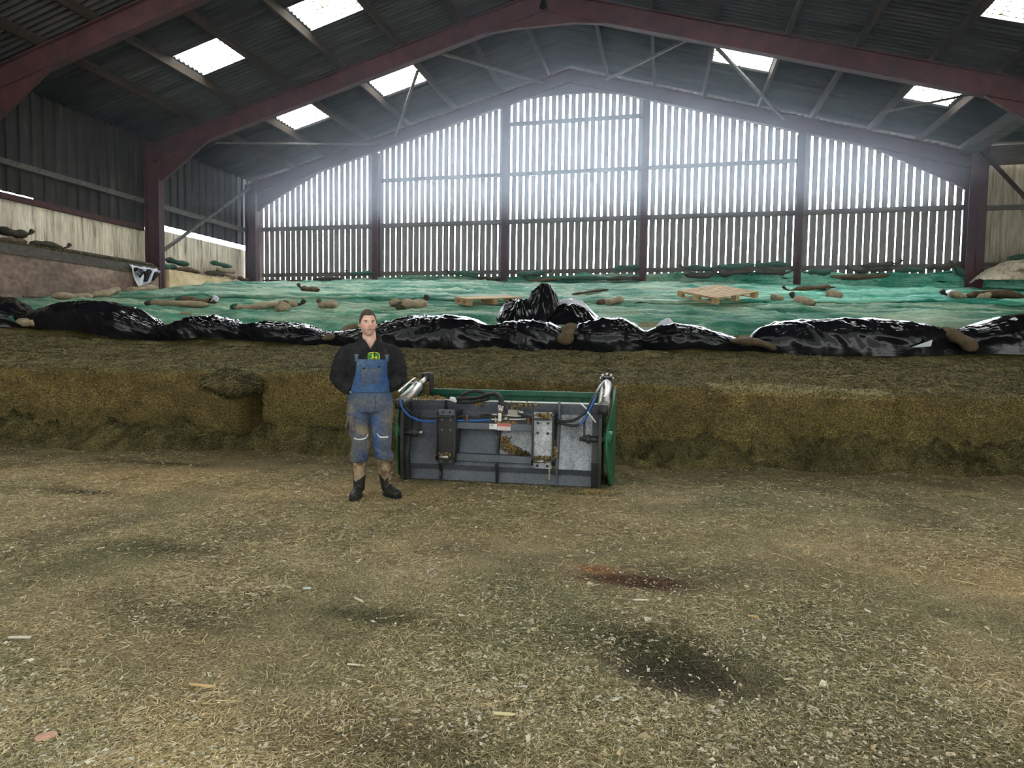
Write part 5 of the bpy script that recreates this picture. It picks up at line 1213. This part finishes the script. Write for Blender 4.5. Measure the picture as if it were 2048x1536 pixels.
def band(pts, w, b, off, nm, m_, par):
    L_ = []
    for i, (x, z) in enumerate(pts):
        L_.append(front(b, x, z + w / 2, off)); L_.append(front(b, x, z - w / 2, off))
    o = mk(nm, L_, [(2 * i, 2 * i + 1, 2 * i + 3, 2 * i + 2) for i in range(len(pts) - 1)], m_, par); s = o.modifiers.new('s', 'SOLIDIFY'); s.thickness = .004; s.offset = 0
    return o
band([(-.150, .592), (-.125, .584), (-.10, .582), (-.07, .584), (-.035, .595), (-.025, .612), (-.018, .628)], .011, bo, .006, 'reflective_strip', m_white, ov)
band([(.066, .638), (.078, .618), (.09, .604), (.12, .600), (.172, .600)], .011, bo, .006, 'reflective_strip', m_white, ov)
pk = patch('side_pocket', [(-.205, .80), (-.15, .80), (-.14, .66), (-.200, .655), (-.222, .70)], bo, .012, m_overall, ov, .012); settint(pk, ones((1.5, 1.15, .8)))
MB().tube([front(bo, .045 + .006 * math.sin(i * .5), 1.0 - .02 * i, .001) for i in range(9)], .0035, 6).build('fly_seam', m_overall, ov, True); settint(bpy.data.objects['fly_seam'], ones((.6, .6, .7)))
MB().tube([(-.185, -.105, 1.035), (-.178, -.115, 1.035)], .010, 10).build('side_button', m_chrome, ov)
# boots: rubber with dried mud on the shafts
for nm, sh_, ft, top in (('l', [(-.098, .02, .38), (-.098, .022, .26), (-.102, .028, .13), (-.104, .03, .07)], [(-.103, .055, .055), (-.118, -.02, .058), (-.135, -.10, .048), (-.150, -.165, .040), (-.156, -.195, .032)], .36),
                         ('r', [(.132, .02, .40), (.138, .02, .27), (.155, .028, .14), (.165, .03, .07)], [(.155, .055, .055), (.185, -.01, .058), (.225, -.065, .048), (.262, -.115, .040), (.280, -.138, .032)], .38)):
    B = MB(); sp = spline(sh_, 18); B.tube(sp, [(float(r), float(r) * 1.05) for r in np.interp(np.linspace(0, 1, len(sp)), [0, .3, .7, 1], [.066, .066, .056, .056])], 20)
    sp = spline(ft, 20); B.tube(sp, [(float(a), float(b)) for a, b in zip(np.interp(np.linspace(0, 1, len(sp)), [0, .15, .6, .88, 1], [.034, .046, .052, .042, .016]), np.interp(np.linspace(0, 1, len(sp)), [0, .2, .6, .9, 1], [.050, .056, .046, .036, .018]))], 18)
    bt_ = B.build('boot', m_boot, MAN)
    bake(bt_, ('REMESH', dict(mode='VOXEL', voxel_size=.007)), ('SMOOTH', dict(iterations=3, factor=.5)))
    displace(bt_, lambda co, no: np.c_[(co + no * (.004 * (fbm(co[:, 0] * 20, co[:, 1] * 20, co[:, 2] * 20, 2) - .5))[:, None])[:, :2], np.maximum(co[:, 2], .0)])
    bt_.data.materials.append(m_mud)
    cc = np.array([tuple(p.center) for p in bt_.data.polygons])
    mm = (cc[:, 2] > .215 + .30 * (fbm(cc[:, 0] * 14, cc[:, 1] * 14, cc[:, 2] * 7, 3) - .45)) | ((cc[:, 2] > .12) & (fbm(cc[:, 0] * 25, cc[:, 1] * 25, cc[:, 2] * 6, 2) > .68))
    bt_.data.polygons.foreach_set('material_index', mm.astype(int).tolist())
    so = MB(); sp2 = [(p[0], p[1]) for p in ft]
    so.tube([(p[0], p[1], .012) for p in spline(ft, 16)], [(float(a), .016) for a in np.interp(np.linspace(0, 1, len(spline(ft, 16))), [0, .15, .6, .88, 1], [.036, .047, .053, .043, .018])], 14)
    so.build('sole', m_black, bt_, True)

# ------------------------------------------------------------------ glow haze added under the roof to imitate lens bloom
HAZE = True
if HAZE:
    m_h = bpy.data.materials.new('glow haze'); m_h.use_nodes = True
    n_ = m_h.node_tree.nodes; n_.remove(n_['Principled BSDF'])
    vs_ = n_.new('ShaderNodeVolumeScatter'); vs_.inputs['Color'].default_value = (.78, .88, 1.0, 1); vs_.inputs['Density'].default_value = .003; vs_.inputs['Anisotropy'].default_value = .55
    m_h.node_tree.links.new(vs_.outputs[0], n_['Material Output'].inputs['Volume'])
    m_h2 = m_h.copy(); m_h2.node_tree.nodes['Volume Scatter'].inputs['Density'].default_value = .036
    o = MB().prism([(-13.3, 3.0), (7.4, 3.0), (7.4, 6.6), (XA, 9.5), (-13.3, 6.6)], 'y', 6.0, 19.9).build('haze', m_h)
    tag(o, 'thin glow haze added under the whole barn roof', 'haze', kind='stuff')
    o = MB().prism([(-12.8, 5.3), (6.9, 5.3), (6.9, 6.5), (XA, 9.4), (-12.8, 6.5)], 'y', 15.5, 19.88).build('haze', m_h2)
    tag(o, 'denser bluish haze added for the glow in front of the slatted wall', 'haze', kind='stuff')
